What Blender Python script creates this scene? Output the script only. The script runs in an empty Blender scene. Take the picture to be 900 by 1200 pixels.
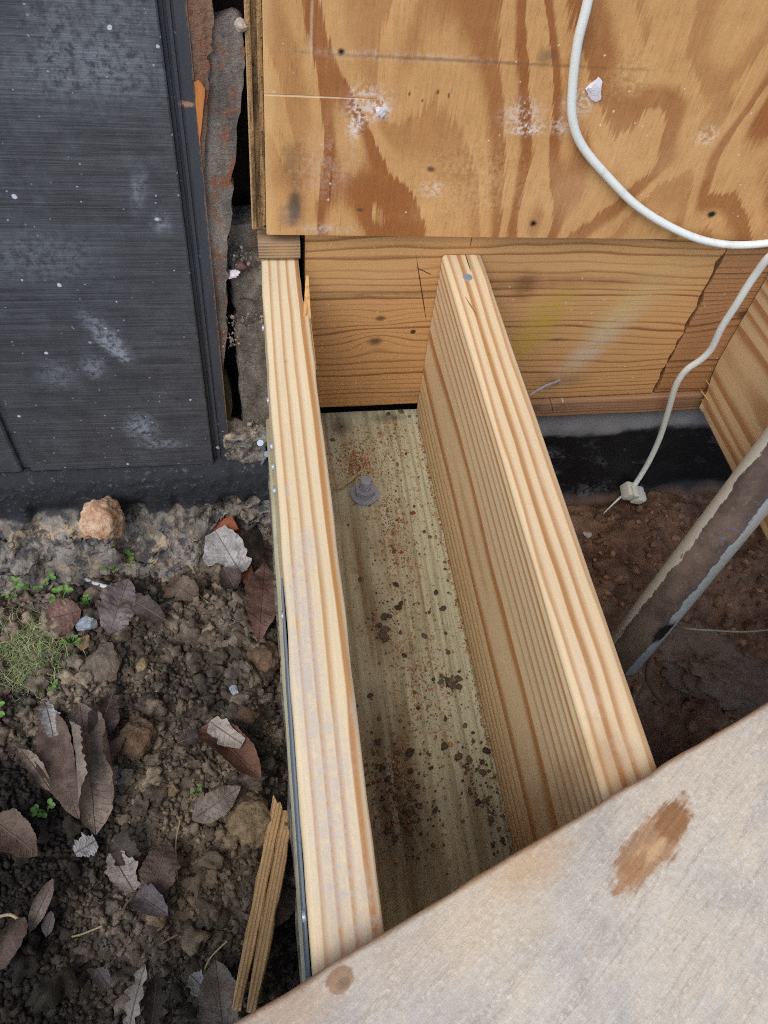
import bpy, bmesh, math, random
import numpy as np
from mathutils import Vector, Matrix

random.seed(7)
rng = np.random.default_rng(11)
SC = bpy.context.scene
COL = SC.collection

# ------------------------------------------------------------------ camera
# pixel <-> world: photo is 900x1200, solved from the joists' vanishing points
F, CX, CY = 901.0, 450.0, 600.0
_dn = np.array([358 - CX, 1257 - CY, F]); _vy = np.array([236 - CX, -665 - CY, F])
_Z = -_dn / np.linalg.norm(_dn)
_Y = _vy / np.linalg.norm(_vy); _Y = _Y - _Y.dot(_Z) * _Z; _Y /= np.linalg.norm(_Y)
_X = np.cross(_Y, _Z)
ROT = np.array([_X, _Y, _Z])
CAM = np.array([0.0, 0.0, 0.445])
cam_d = bpy.data.cameras.new('camera')
cam = bpy.data.objects.new('camera', cam_d); COL.objects.link(cam)
m = Matrix.Identity(4)
for i in range(3):
    m[i][0] = ROT[i, 0]; m[i][1] = -ROT[i, 1]; m[i][2] = -ROT[i, 2]; m[i][3] = CAM[i]
cam.matrix_world = m
cam_d.sensor_fit = 'VERTICAL'; cam_d.sensor_height = 36.0; cam_d.sensor_width = 27.0
cam_d.lens = F / 1200 * 36.0
cam_d.clip_start = 0.02; cam_d.clip_end = 200
SC.camera = cam

# ------------------------------------------------------------------ sky, sun, exposure
SUN_EL, SUN_AZ = 52.0, 215.0          # degrees; overcast, brightest part of the sky behind the camera's left
world = bpy.data.worlds.new('World'); SC.world = world; world.use_nodes = True
wt = world.node_tree; wt.nodes.clear()
sky = wt.nodes.new('ShaderNodeTexSky'); sky.sky_type = 'NISHITA'; sky.sun_disc = False
sky.sun_elevation = math.radians(SUN_EL); sky.sun_rotation = math.radians(SUN_AZ)
sky.air_density = 1.0; sky.dust_density = 2.0; sky.ozone_density = 1.0
bg = wt.nodes.new('ShaderNodeBackground'); bg.inputs[1].default_value = 0.15
wo = wt.nodes.new('ShaderNodeOutputWorld')
wt.links.new(sky.outputs[0], bg.inputs[0]); wt.links.new(bg.outputs[0], wo.inputs[0])
sun_d = bpy.data.lights.new('sun', 'SUN'); sun_d.energy = 1.0; sun_d.angle = math.radians(35)
sun_d.color = (1.0, 0.98, 0.95)
sun = bpy.data.objects.new('sun', sun_d); COL.objects.link(sun)
_az, _el = math.radians(SUN_AZ), math.radians(SUN_EL)
_sd = Vector((math.sin(_az) * math.cos(_el), math.cos(_az) * math.cos(_el), math.sin(_el)))
sun.rotation_euler = _sd.to_track_quat('Z', 'Y').to_euler(); sun.location = (0, 0, 5)
vs = SC.view_settings
vs.view_transform = 'Standard'; vs.look = 'None'; vs.gamma = 1.0; vs.use_curve_mapping = False
vs.exposure = 0.38
cy = SC.cycles
cy.max_bounces = 5; cy.diffuse_bounces = 3; cy.glossy_bounces = 2; cy.transmission_bounces = 2
cy.use_denoising = False; cy.use_adaptive_sampling = True; cy.adaptive_threshold = .025; cy.filter_width = 1.05

# ------------------------------------------------------------------ pixel helpers
def ray(px, py): return ROT @ np.array([px - CX, py - CY, F])
def hz(px, py, z): d = ray(px, py); return CAM + d * (z - CAM[2]) / d[2]
def hy(px, py, y): d = ray(px, py); return CAM + d * (y - CAM[1]) / d[1]
def hd(px, py, depth): return CAM + ray(px, py) / F * depth

# ------------------------------------------------------------------ numpy noise
def _hash(ix, iy, iz, seed):
    h = (ix.astype(np.int64) * 374761393 + iy.astype(np.int64) * 668265263 + iz.astype(np.int64) * 2147483647 + seed * 1274126177) & 0xFFFFFFFF
    h = ((h ^ (h >> 13)) * 1274126177) & 0xFFFFFFFF
    h = ((h ^ (h >> 16)) * 2246822519) & 0xFFFFFFFF
    return ((h ^ (h >> 15)) & 0xFFFFFF) / float(0xFFFFFF)
def vn(P, scale, seed=0):
    P = np.asarray(P, float) * scale
    i = np.floor(P).astype(np.int64); f = P - i; f = f * f * (3 - 2 * f)
    r = 0
    for dx in (0, 1):
        wx = f[..., 0] if dx else 1 - f[..., 0]
        for dy in (0, 1):
            wy = f[..., 1] if dy else 1 - f[..., 1]
            for dz in (0, 1):
                wz = f[..., 2] if dz else 1 - f[..., 2]
                r = r + wx * wy * wz * _hash(i[..., 0] + dx, i[..., 1] + dy, i[..., 2] + dz, seed)
    return r * 2 - 1
def fbm(P, scale, oct=4, seed=0, gain=0.5):
    r = 0; a = 1
    for o in range(oct):
        r = r + a * vn(P, scale, seed + o * 17); a *= gain; scale *= 2.03
    return r
def sstep(a, b, x):
    t = np.clip((x - a) / (b - a), 0, 1); return t * t * (3 - 2 * t)
def p3(x, y): return np.stack([x, y, np.zeros_like(x)], -1)

# ------------------------------------------------------------------ object helpers
def tag(o, label=None, cat=None, group=None, kind=None):
    if label: o['label'] = label
    if cat: o['category'] = cat
    if group: o['group'] = group
    if kind: o['kind'] = kind
    return o
def link(name, me, mat=None, parent=None, loc=None, mw=None):
    o = bpy.data.objects.new(name, me); COL.objects.link(o)
    if mat is not None and me is not None and len(me.materials) == 0: me.materials.append(mat)
    if parent is not None: o.parent = parent
    if mw is not None: o.matrix_world = mw if parent is None else mw
    elif loc is not None: o.location = loc
    return o
def mesh(name, V, Fc, smooth=True, sharp=40):
    me = bpy.data.meshes.new(name)
    if isinstance(V, np.ndarray) and isinstance(Fc, np.ndarray):
        n, k = Fc.shape
        me.vertices.add(len(V)); me.vertices.foreach_set('co', V.astype(np.float32).ravel())
        me.loops.add(n * k); me.loops.foreach_set('vertex_index', Fc.astype(np.int32).ravel())
        me.polygons.add(n); me.polygons.foreach_set('loop_start', (np.arange(n) * k).astype(np.int32))
        me.update(calc_edges=True)
    else:
        me.from_pydata([tuple(v) for v in V], [], Fc if isinstance(Fc, list) else Fc.tolist()); me.validate(); me.update()
    if smooth:
        me.shade_smooth()
        if sharp: me.set_sharp_from_angle(angle=math.radians(sharp))
    return me
def empty(name, loc=(0, 0, 0)):
    o = bpy.data.objects.new(name, None); COL.objects.link(o); o.location = loc; o.empty_display_size = .02
    return o
def gridf(nu, nv):
    i = np.arange(nu - 1)[:, None] * nv + np.arange(nv - 1)[None, :]
    i = i.ravel()
    return np.stack([i, i + nv, i + nv + 1, i + 1], -1)
def frame(origin, xa, ya, za):
    M = Matrix.Identity(4)
    for i in range(3):
        M[i][0] = xa[i]; M[i][1] = ya[i]; M[i][2] = za[i]; M[i][3] = origin[i]
    return M

def board_mesh(name, L, w, h, r=0.003, nseg=48, nx=3, nz=7, wob=0.0006, deform=None, seed=0, sharp=50):
    """eased-edge timber: local x across (centred), y along 0..L, z 0..h"""
    prof = []
    def corner(cx, cz, a0):
        for k in range(4):
            a = a0 + math.pi / 2 * k / 3
            prof.append((cx + r * math.cos(a), cz + r * math.sin(a)))
    def side(p, q, n):
        for k in range(1, n): prof.append((p[0] + (q[0] - p[0]) * k / n, p[1] + (q[1] - p[1]) * k / n))
    x0, x1 = -w / 2 + r, w / 2 - r; z0, z1 = r, h - r
    corner(x1, z0, -math.pi / 2); side((w / 2, z0), (w / 2, z1), nz)
    corner(x1, z1, 0); side((x1, h), (x0, h), nx)
    corner(x0, z1, math.pi / 2); side((-w / 2, z1), (-w / 2, z0), nz)
    corner(x0, z0, math.pi); side((x0, 0), (x1, 0), nx)
    pr = np.array(prof); n = len(pr)
    ys = np.linspace(0, L, nseg + 1)
    V = np.zeros((nseg + 1, n, 3)); V[..., 0] = pr[:, 0]; V[..., 2] = pr[:, 1]; V[..., 1] = ys[:, None]
    nrm = pr - np.array([0, h / 2]); nrm = nrm / (np.linalg.norm(nrm, axis=1)[:, None] + 1e-9)
    d = fbm(V * np.array([1, .25, 1]), 60, 2, seed) * wob
    V[..., 0] += d * nrm[:, 0]; V[..., 2] += d * nrm[:, 1]
    V = V.reshape(-1, 3)
    Fc = []
    for i in range(nseg):
        for j in range(n):
            a = i * n + j; b = i * n + (j + 1) % n
            Fc.append((a, b, b + n, a + n))
    Fc = [f[::-1] for f in Fc]
    Fc.append(tuple(range(n))); Fc.append(tuple(range(nseg * n, nseg * n + n))[::-1])
    if deform is not None: V = deform(V)
    me = mesh(name, V, Fc, True, sharp)
    bm = bmesh.new(); bm.from_mesh(me); bmesh.ops.recalc_face_normals(bm, faces=bm.faces); bm.to_mesh(me); bm.free()
    me.shade_smooth(); me.set_sharp_from_angle(angle=math.radians(sharp))
    return me

def smooth_path(pts, n=10):
    P = [np.array(p, float) for p in pts]
    P = [2 * P[0] - P[1]] + P + [2 * P[-1] - P[-2]]
    out = []
    for i in range(1, len(P) - 2):
        for k in range(n):
            t = k / n
            a, b, c, d = P[i - 1], P[i], P[i + 1], P[i + 2]
            out.append(0.5 * ((2 * b) + (-a + c) * t + (2 * a - 5 * b + 4 * c - d) * t * t + (-a + 3 * b - 3 * c + d) * t ** 3))
    out.append(P[-2]); return np.array(out)
def tube_mesh(name, path, rad, n=12, cap=True, taper=None):
    path = np.asarray(path, float); m_ = len(path)
    T = np.gradient(path, axis=0); T /= np.linalg.norm(T, axis=1)[:, None] + 1e-12
    ref = np.array([0.3, 0.2, 1.0]); up = np.cross(T[0], ref); up /= np.linalg.norm(up)
    V = []
    for i in range(m_):
        up = up - up.dot(T[i]) * T[i]; up /= np.linalg.norm(up); s = np.cross(T[i], up)
        rr = rad if taper is None else rad * taper[i]
        for k in range(n):
            a = 2 * math.pi * k / n
            V.append(path[i] + rr * (math.cos(a) * up + math.sin(a) * s))
    Fc = []
    for i in range(m_ - 1):
        for k in range(n):
            a = i * n + k; b = i * n + (k + 1) % n
            Fc.append((a, b, b + n, a + n))
    if cap: Fc.append(tuple(range(n))[::-1]); Fc.append(tuple(range((m_ - 1) * n, m_ * n)))
    return mesh(name, np.array(V), Fc, True, 60)
def ico(sub):
    bm = bmesh.new(); bmesh.ops.create_icosphere(bm, subdivisions=sub, radius=1.0)
    V = np.array([v.co[:] for v in bm.verts]); Fa = np.array([[v.index for v in f.verts] for f in bm.faces]); bm.free()
    return V, Fa
ICO1, ICO2, ICO3 = ico(1), ico(2), ico(3)
def stone_mesh(name, size, seed, rough=0.25, base=ICO3, flat=True):
    V, Fa = base; V = V.copy()
    rs = np.random.default_rng(seed)
    for k in range(9):                                   # cut facets
        nrm = rs.normal(size=3); nrm /= np.linalg.norm(nrm); d = rs.uniform(.55, .9)
        e = np.maximum(V @ nrm - d, 0); V -= e[:, None] * nrm * .92
    V *= (1 + rough * fbm(V, 1.7, 4, seed))[:, None]
    V *= np.array(size) / 2
    return mesh(name, V, Fa, True, 32)

# ------------------------------------------------------------------ node DSL
def lin(c):
    r = []
    for v in c:
        v = v / 255.0
        r.append(v / 12.92 if v <= .04045 else ((v + .055) / 1.055) ** 2.4)
    return tuple(r) + (1.0,)
class S:
    def __init__(s, g, k): s.g = g; s.k = k
    def __add__(s, o): return s.g.math('ADD', s, o)
    __radd__ = __add__
    def __sub__(s, o): return s.g.math('SUBTRACT', s, o)
    def __rsub__(s, o): return s.g.math('SUBTRACT', o, s)
    def __mul__(s, o): return s.g.math('MULTIPLY', s, o)
    __rmul__ = __mul__
    def __truediv__(s, o): return s.g.math('DIVIDE', s, o)
class G:
    def __init__(g, name):
        g.mat = bpy.data.materials.new(name); g.mat.use_nodes = True
        g.nt = g.mat.node_tree; g.nt.nodes.clear()
        g.out = g.nt.nodes.new('ShaderNodeOutputMaterial')
        g.b = g.nt.nodes.new('ShaderNodeBsdfPrincipled')
        g.nt.links.new(g.b.outputs[0], g.out.inputs[0])
        tc = g.nt.nodes.new('ShaderNodeTexCoord'); g.P = S(g, tc.outputs['Object'])
        g.xyz_ = None
    def put(g, inp, v):
        if isinstance(v, S): g.nt.links.new(v.k, inp)
        elif isinstance(v, (tuple, list)) and inp.type == 'VECTOR': inp.default_value = v[:3]
        else: inp.default_value = v
    def math(g, op, a, b=None, clamp=False):
        n = g.nt.nodes.new('ShaderNodeMath'); n.operation = op; n.use_clamp = clamp
        g.put(n.inputs[0], a)
        if b is not None: g.put(n.inputs[1], b)
        return S(g, n.outputs[0])
    def xyz(g, v=None):
        n = g.nt.nodes.new('ShaderNodeSeparateXYZ'); g.put(n.inputs[0], v if v is not None else g.P)
        return [S(g, n.outputs[i]) for i in range(3)]
    def comb(g, x, y, z):
        n = g.nt.nodes.new('ShaderNodeCombineXYZ')
        for i, v in enumerate((x, y, z)): g.put(n.inputs[i], v)
        return S(g, n.outputs[0])
    def mul(g, v, s):                       # stretch a vector
        n = g.nt.nodes.new('ShaderNodeVectorMath'); n.operation = 'MULTIPLY'
        g.put(n.inputs[0], v); n.inputs[1].default_value = s
        return S(g, n.outputs[0])
    def noise(g, v, scale=1.0, detail=3.0, rough=.5, dist=0.0, color=False):
        n = g.nt.nodes.new('ShaderNodeTexNoise'); g.put(n.inputs['Vector'], v)
        n.inputs['Scale'].default_value = scale; n.inputs['Detail'].default_value = min(detail, 4.0)
        n.inputs['Roughness'].default_value = rough; n.inputs['Distortion'].default_value = dist
        return S(g, n.outputs[1 if color else 0])
    def vor(g, v, scale, feature='F1', out='Distance', rand=1.0):
        n = g.nt.nodes.new('ShaderNodeTexVoronoi'); n.feature = feature; g.put(n.inputs['Vector'], v)
        n.inputs['Scale'].default_value = scale; n.inputs['Randomness'].default_value = rand
        return S(g, n.outputs[out])
    def ss(g, lo, hi, x, a=0.0, b=1.0):
        n = g.nt.nodes.new('ShaderNodeMapRange'); n.interpolation_type = 'SMOOTHSTEP'
        g.put(n.inputs[0], x); n.inputs[1].default_value = lo; n.inputs[2].default_value = hi
        n.inputs[3].default_value = a; n.inputs[4].default_value = b
        return S(g, n.outputs[0])
    def rng(g, lo, hi, x, a=0.0, b=1.0):
        n = g.nt.nodes.new('ShaderNodeMapRange'); g.put(n.inputs[0], x)
        n.inputs[1].default_value = lo; n.inputs[2].default_value = hi
        n.inputs[3].default_value = a; n.inputs[4].default_value = b
        return S(g, n.outputs[0])
    def mix(g, f, a, b, mode='MIX'):
        n = g.nt.nodes.new('ShaderNodeMix'); n.data_type = 'RGBA'; n.blend_type = mode
        ins = {i.identifier: i for i in n.inputs}; outs = {i.identifier: i for i in n.outputs}
        g.put(ins['Factor_Float'], f); g.put(ins['A_Color'], a); g.put(ins['B_Color'], b)
        return S(g, outs['Result_Color'])
    def white(g, w):
        n = g.nt.nodes.new('ShaderNodeTexWhiteNoise'); n.noise_dimensions = '1D'; g.put(n.inputs['W'], w)
        return S(g, n.outputs[0])
    def attr(g, name):
        n = g.nt.nodes.new('ShaderNodeAttribute'); n.attribute_name = name
        return S(g, n.outputs['Color'])
    def ell(g, u, v, cu, cv, ru, rv, nz=None, amt=.6, soft=.5, ang=0.0):
        """soft irregular spot of half-size (ru, rv) at (cu, cv)"""
        du, dv = u - cu, v - cv
        if ang:
            c, s = math.cos(ang), math.sin(ang)
            du, dv = du * c + dv * s, dv * c - du * s
        a = du / ru; b = dv / rv
        d = g.math('SQRT', a * a + b * b)
        if nz is not None: d = d + (nz - .5) * (2 * amt)
        return g.ss(1.0 + soft * .5, 1.0 - soft, d)
    def done(g, color, rough=.7, bump=None, bstr=.4, bdist=.002, spec=.3, metal=0.0, sheen=None):
        g.put(g.b.inputs['Base Color'], color); g.put(g.b.inputs['Roughness'], rough)
        g.put(g.b.inputs['Specular IOR Level'], spec); g.put(g.b.inputs['Metallic'], metal)
        if bump is not None:
            n = g.nt.nodes.new('ShaderNodeBump'); n.inputs['Strength'].default_value = bstr
            n.inputs['Distance'].default_value = bdist
            g.put(n.inputs['Height'], bump); g.nt.links.new(n.outputs[0], g.b.inputs['Normal'])
        return g.mat

def wood(name, early, late, pith, sp, axis='y', wob=.004, knots=(), dark=(90, 60, 35), lateness=1.0, fiber=.16,
         extra=None, rough=.62, lenfreq=3.0, bstr=.25, phase=0.0, lw=(.38, .92)):
    """solid growth-ring timber. pith = (a, b) in the cross-section, sp = ring spacing (m)"""
    g = G(name); x, y, z = g.xyz()
    if axis == 'y': a, l, b = x, y, z
    else: a, l, b = y, x, z                     # grain along local x
    q = g.comb(a * 8.0, l * lenfreq, b * 8.0)
    w1 = g.noise(q, 1.0, 2.0, .5); w2 = g.noise(g.comb(a * 40.0, l * 9.0 + 3.3, b * 40.0), 1.0, 2.0, .5)
    w3 = g.noise(g.comb(a * 9.0 + 7.7, l * lenfreq * .6, b * 9.0), 1.0, 1.0, .5)
    aa = a - pith[0] + (w1 - .5) * (wob * 4); bb = b - pith[1] + (w3 - .5) * (wob * 4)
    r = g.math('SQRT', aa * aa + bb * bb) + (w2 - .5) * (wob * .5)
    kdark = None
    for (kl, kb, kr, ks) in knots:
        dl = (l - kl) / (kr * 1.6); db = (b - kb) / kr
        d2 = dl * dl + db * db
        e = g.math('POWER', 2.718, d2 * -.5)
        r = r + e * ks
        c = g.ss(.55, .12, g.math('SQRT', d2) + (w2 - .5) * .5)
        kdark = c if kdark is None else g.math('MAXIMUM', kdark, c)
    t = r / sp + phase
    fr = g.math('FRACT', t); cell = g.math('FLOOR', t)
    rv = g.white(cell)
    up = g.ss(lw[0], lw[1], fr + (rv - .5) * .3); dn = g.ss(1.0, .84, fr)
    band = up * dn * (.66 + rv * .4) * lateness
    fib = g.noise(g.comb(a * 900.0, l * 14.0, b * 900.0), 1.0, 3.0, .6)
    fib2 = g.noise(g.comb(a * 260.0, l * 5.0, b * 260.0), 1.0, 2.0, .6)
    big = g.noise(g.comb(a * 6.0, l * 4.0, b * 6.0 + 4.0), 1.0, 3.0, .6)
    band = g.math('MINIMUM', g.math('MAXIMUM', band + (fib2 - .5) * .35, 0.0), 1.0)
    col = g.mix(band, lin(early), lin(late))
    tone = (fib - .5) * (fiber * 2) + (fib2 - .5) * fiber + (big - .5) * .28 + 1.0
    col = g.mix(1.0, col, g.comb(tone, tone, tone), 'MULTIPLY')
    if kdark is not None: col = g.mix(kdark * .75, col, lin(dark))
    hgt = fib * .5 + band * .5
    rg = rough
    if extra is not None: col, hgt = extra(g, x, y, z, col, hgt)
    return g.done(col, rg, hgt, bstr, .0012, .25)

def dusty(spots, uv='xy', col=(205, 200, 195), base=.25, freq=18.0, thr=(.56, .74), grime=(95, 80, 65), gr=.35):
    """grey building-site dust: overall blotches plus patches at given places"""
    def f(g, x, y, z, c, h):
        u, v = {'xy': (x, y), 'xz': (x, z)}[uv]
        n1 = g.noise(g.P, freq, 5.0, .65); n2 = g.noise(g.P, 70.0, 4.0, .7); n3 = g.noise(g.P, 300.0, 3.0, .7)
        mk = g.ss(thr[0], thr[1], n1) * g.ss(.35, .65, n2) * base
        for s in spots:
            e = g.ell(u, v, s[0], s[1], s[2], s[3], n1 * .6 + n2 * .4, 1.1, .6) * g.ss(.36, .6, n3 * .5 + n2 * .5) * s[4] * .85
            mk = g.math('MAXIMUM', mk, e)
        c = g.mix(mk, c, lin(col))
        sp = g.ss(.62, .72, n2 * .6 + n3 * .4) * gr
        c = g.mix(sp, c, lin(grime))
        return c, h + n3 * .3
    return f

# ================================================================== levels
ZS = -0.221           # top of the treated sill = underside of the joists
YW = 0.617            # face of the rim boards
YP = 0.603            # face of the plywood
YS = 0.600            # face of the dark siding

# ------------------------------------------------------------------ soil
_hole = hz(303, 662, -.37)
_hole2 = hz(800, 850, -.52); _mound = hz(742, 752, -.37)
def Hs(x, y):
    x = np.asarray(x, float); y = np.asarray(y, float); P = p3(x, y)
    lf = -.362 + .016 * fbm(P, 7, 2, 3) + .009 * fbm(P, 24, 2, 5) + .0022 * fbm(P, 120, 3, 6)
    lf = lf - .075 * np.exp(-((x - _hole[0]) ** 2 + (y - _hole[1]) ** 2) / .022 ** 2)
    lf = lf - .03 * sstep(-.035, 0, x) - .035 * sstep(.44, .54, y)
    pit = -.422 - .12 * sstep(.58, .22, y) + .022 * fbm(P, 9, 3, 21) + .008 * fbm(P, 40, 3, 23)
    pit = pit - .10 * np.exp(-((x - _hole2[0]) ** 2 + (y - _hole2[1]) ** 2) / .085 ** 2)
    pit = pit + .075 * np.exp(-((x - _mound[0]) ** 2 + (y - _mound[1]) ** 2) / .05 ** 2)
    pit = pit * sstep(1.6, .9, x) + -.36 * (1 - sstep(1.6, .9, x))
    k = sstep(.08, .16, x)
    far = np.maximum(np.abs(x), np.abs(y)); fk = sstep(1.8, 3.0, far)
    h = lf * (1 - k) + pit * k
    return h * (1 - fk) - .36 * fk
def soil_hit(px, py):
    d = ray(px, py); d = d / np.linalg.norm(d)
    t = np.linspace(.4, 1.6, 1200); Q = CAM + t[:, None] * d
    below = Q[:, 2] < Hs(Q[:, 0], Q[:, 1])
    i = int(np.argmax(below)); return Q[i]
def axis_(lo, hi, st):
    a = np.arange(lo, hi, st); out = lo - np.geomspace(.02, 30, 26)[::-1]; o2 = hi + np.geomspace(.02, 30, 26)
    return np.concatenate([out, a, o2])
xs = np.concatenate([-.44 - np.geomspace(.01, 30, 24)[::-1], np.arange(-.44, .03, .0022), np.arange(.03, .2, .02), np.arange(.2, .95, .004), .95 + np.geomspace(.01, 30, 24)])
ys = np.concatenate([-.12 - np.geomspace(.01, 30, 24)[::-1], np.arange(-.12, .64, .0024), .64 + np.geomspace(.01, 30, 20)])
XX, YY = np.meshgrid(xs, ys, indexing='ij')
ZZ = Hs(XX, YY)
soil_me = mesh('soil', np.stack([XX, YY, ZZ], -1).reshape(-1, 3), gridf(len(xs), len(ys))[:, ::-1], True, 0)

def grey(c, k):
    m_ = sum(c) / 3; return tuple(v * (1 - k) + m_ * k for v in c)
def soil_mat(name, tint=False):
    g = G(name); x, y, z = g.xyz()
    n1 = g.noise(g.P, 9.0, 4.0, .6); n2 = g.noise(g.P, 60.0, 5.0, .7); n3 = g.noise(g.P, 420.0, 4.0, .7)
    c = g.mix(g.ss(.35, .68, n1 * .6 + n2 * .4), lin((56, 51, 46)), lin((138, 125, 108)))
    # wet black crumbs toward the path side, clay-tan by the joist
    blk = g.ss(-.13, -.22, x + (n1 - .5) * .12) * g.ss(.36, .24, y + (n1 - .5) * .1)
    c = g.mix(blk * .8, c, lin((34, 31, 30)))
    tan_ = g.ell(x, y, -.085, .19, .055, .085, n1, 1.0, .8)
    c = g.mix(tan_ * .65, c, lin((140, 123, 100)))
    red = g.ss(.1, .2, x)
    c = g.mix(red, c, g.mix(g.ss(.3, .7, n1 * .5 + n2 * .5), lin((80, 58, 45)), lin((132, 102, 80))))
    tone = (n3 - .5) * .7 + (n2 - .5) * .8 + 1.0
    if tint:
        c = g.mix(1.0, c, g.attr('tint'), 'MULTIPLY')
        c = g.mix(1.0, c, (1.55, 1.55, 1.55, 1), 'MULTIPLY')
    c = g.mix(1.0, c, g.comb(tone, tone, tone), 'MULTIPLY')
    return g.done(c, g.rng(.3, .7, n2, .65, .95), n3 * .5 + n2, .8, .003, .25)
M_soil = soil_mat('damp_soil'); M_clod = soil_mat('soil_clods', True)
tag(link('soil', soil_me, M_soil), 'dark damp crumbly soil beside the framing', None, None, 'structure')

def scatter(name, pts, sizes, base, variants, mat, label, cat, rough=.3, squash=(.6, 1.0), sink=.25, tint=(.45, 1.15), warm=.05, facets=2):
    """thousands of crumbs joined into one 'stuff' mesh"""
    V0, F0 = base; n0 = len(V0)
    vs_ = []
    for k in range(variants):
        V = V0.copy(); rs = np.random.default_rng(100 + k)
        for j in range(facets):
            nr = rs.normal(size=3); nr /= np.linalg.norm(nr)
            e = np.maximum(V @ nr - rs.uniform(.5, .85), 0); V -= e[:, None] * nr * .9
        V *= np.clip(1 + rough * fbm(V, 1.6, 4, 40 + k, .62), .35, 2)[:, None]; vs_.append(V)
    n = len(pts); out = np.zeros((n, n0, 3)); cols = np.zeros((n, n0, 4))
    for i in range(n):
        A = rng.normal(size=(3, 3)); Q, _ = np.linalg.qr(A)
        V = vs_[i % variants] * np.array([1, rng.uniform(.6, 1), rng.uniform(*squash)])
        out[i] = (V @ Q) * sizes[i] * .5 + pts[i] + np.array([0, 0, sizes[i] * (.5 - sink) * .8])
        t = rng.uniform(*tint); cols[i] = (t * (1 + rng.uniform(-warm, warm)), t, t * (1 + rng.uniform(-warm, warm)), 1)
    Fa = (F0[None] + (np.arange(n) * n0)[:, None, None]).reshape(-1, 3)
    me = mesh(name, out.reshape(-1, 3), Fa, True, 0)
    at = me.color_attributes.new('tint', 'FLOAT_COLOR', 'POINT'); at.data.foreach_set('color', cols.reshape(-1).astype(np.float32))
    return tag(link(name, me, mat), label, cat, None, 'stuff')
def rand_left(n, x0=-.40, x1=.008, y0=-.02, y1=.53):
    x = rng.uniform(x0, x1, n); y = rng.uniform(y0, y1, n); return x, y
# crumbs: fine everywhere, coarser clods up by the wall
x, y = rand_left(17000); dens = .5 + .5 * sstep(-.12, -.22, x) * sstep(.42, .3, y) + .3 * vn(p3(x, y), 22, 9)
k = rng.uniform(0, 1, len(x)) < dens; x, y = x[k], y[k]
scatter('soil_crumbs', np.stack([x, y, Hs(x, y)], -1), rng.gamma(4, .0010, len(x)) + .0016, ICO2, 8, M_clod, 'fine dark soil crumbs covering the bare ground', 'soil', sink=.3, rough=.42)
_s0, _s1 = hz(286, 1186, -.35)[:2], hz(333, 946, -.35)[:2]
def near_stake(x, y, d=.026):
    v = _s1 - _s0; t = np.clip(((x - _s0[0]) * v[0] + (y - _s0[1]) * v[1]) / v.dot(v), 0, 1)
    return np.hypot(x - _s0[0] - t * v[0], y - _s0[1] - t * v[1]) < d
x, y = rand_left(1700, y0=.0); dens = .3 + .6 * sstep(.25, .4, y) + .35 * sstep(-.2, -.05, x); k = (rng.uniform(0, 1, len(x)) < dens) & ~near_stake(x, y); x, y = x[k], y[k]
scatter('soil_clods', np.stack([x, y, Hs(x, y)], -1), np.clip(rng.gamma(2.2, .0042, len(x)) + .004, 0, .028), ICO3, 10, M_clod, 'lumpy brown clods of earth heaped near the footing', 'soil', rough=.6, sink=.45, facets=1)
x = rng.uniform(.24, .9, 1500); y = rng.uniform(.1, .60, 1500)
scatter('pit_crumbs', np.stack([x, y, Hs(x, y)], -1), np.clip(rng.gamma(2, .0035, 1500) + .0025, 0, .022), ICO2, 8, M_clod, 'reddish brown earth crumbs in the crawl space pit', 'soil', sink=.3)

# ------------------------------------------------------------------ concrete
def concrete_mat(name, paint_z=None, paint=(46, 48, 53), base=(150, 146, 138), tar=False):
    g = G(name); x, y, z = g.xyz()
    n1 = g.noise(g.P, 22.0, 5.0, .65); n2 = g.noise(g.P, 140.0, 5.0, .7); v = g.vor(g.P, 95.0); vc = g.vor(g.P, 95.0, 'F1', 'Color')
    agg = g.ss(.55, .25, v + (n2 - .5) * .7)
    c = g.mix(g.ss(.3, .7, n1), lin((112, 106, 98)), lin(base))
    c = g.mix(agg * .55, c, g.mix(g.xyz(vc)[0], lin((96, 92, 88)), lin((196, 180, 158))))
    c = g.mix(g.ss(.52, .68, g.noise(g.P, 34.0, 3.0, .6)) * .7, c, lin((196, 172, 138)))
    tone = (n2 - .5) * .9 + 1.0; c = g.mix(1.0, c, g.comb(tone, tone, tone), 'MULTIPLY')
    c = g.mix(g.ss(.52, .40, g.noise(g.P, 58.0, 5.0, .7)) * .8, c, lin((56, 58, 62)))
    h = n2 * 1.2 + agg * .3 + n1
    if paint_z is not None:
        zz = z + (n1 - .5) * .03 + (n2 - .5) * .012
        pm = g.ss(paint_z - .004, paint_z + .004, zz)
        c = g.mix(pm, c, g.mix(g.ss(.56, .72, n2), lin(paint), lin((92, 97, 106)))); h = n2 * .8 + n1 + agg * .5 * (1.0 - pm)
    if tar:
        sx = g.noise(g.comb(x * 6.0, y * 6.0, z * 14.0), 1.0, 4.0, .6)
        tm = g.ss(-.276, -.290, z + (sx - .5) * .055) * g.ss(.12, .3, g.noise(g.P, 17.0, 4.0, .6) + .12)
        c = g.mix(tm, lin((128, 130, 134)), g.mix(g.ss(.62, .76, n2), lin((17, 17, 20)), lin((62, 64, 70))))
        c = g.mix(g.ss(.52, .74, g.noise(g.comb(x * 14.0 + z * 9.0, y, z * 18.0), 1.0, 4.0, .7)) * g.ss(.4, .6, n2) * .6, c, lin((120, 122, 128)))
        # bare brown earth smear on the lower part
        c = g.mix(g.ss(-.405, -.42, z + (n1 - .5) * .03), c, lin((96, 74, 60)))
        return g.done(c, .55, n2 * .4 + n1, .5, .002, .4)
    return g.done(c, .8, h, .9, .004, .3)
M_foot = concrete_mat('rough_footing', -.342)
M_conc = concrete_mat('old_concrete')
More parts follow.
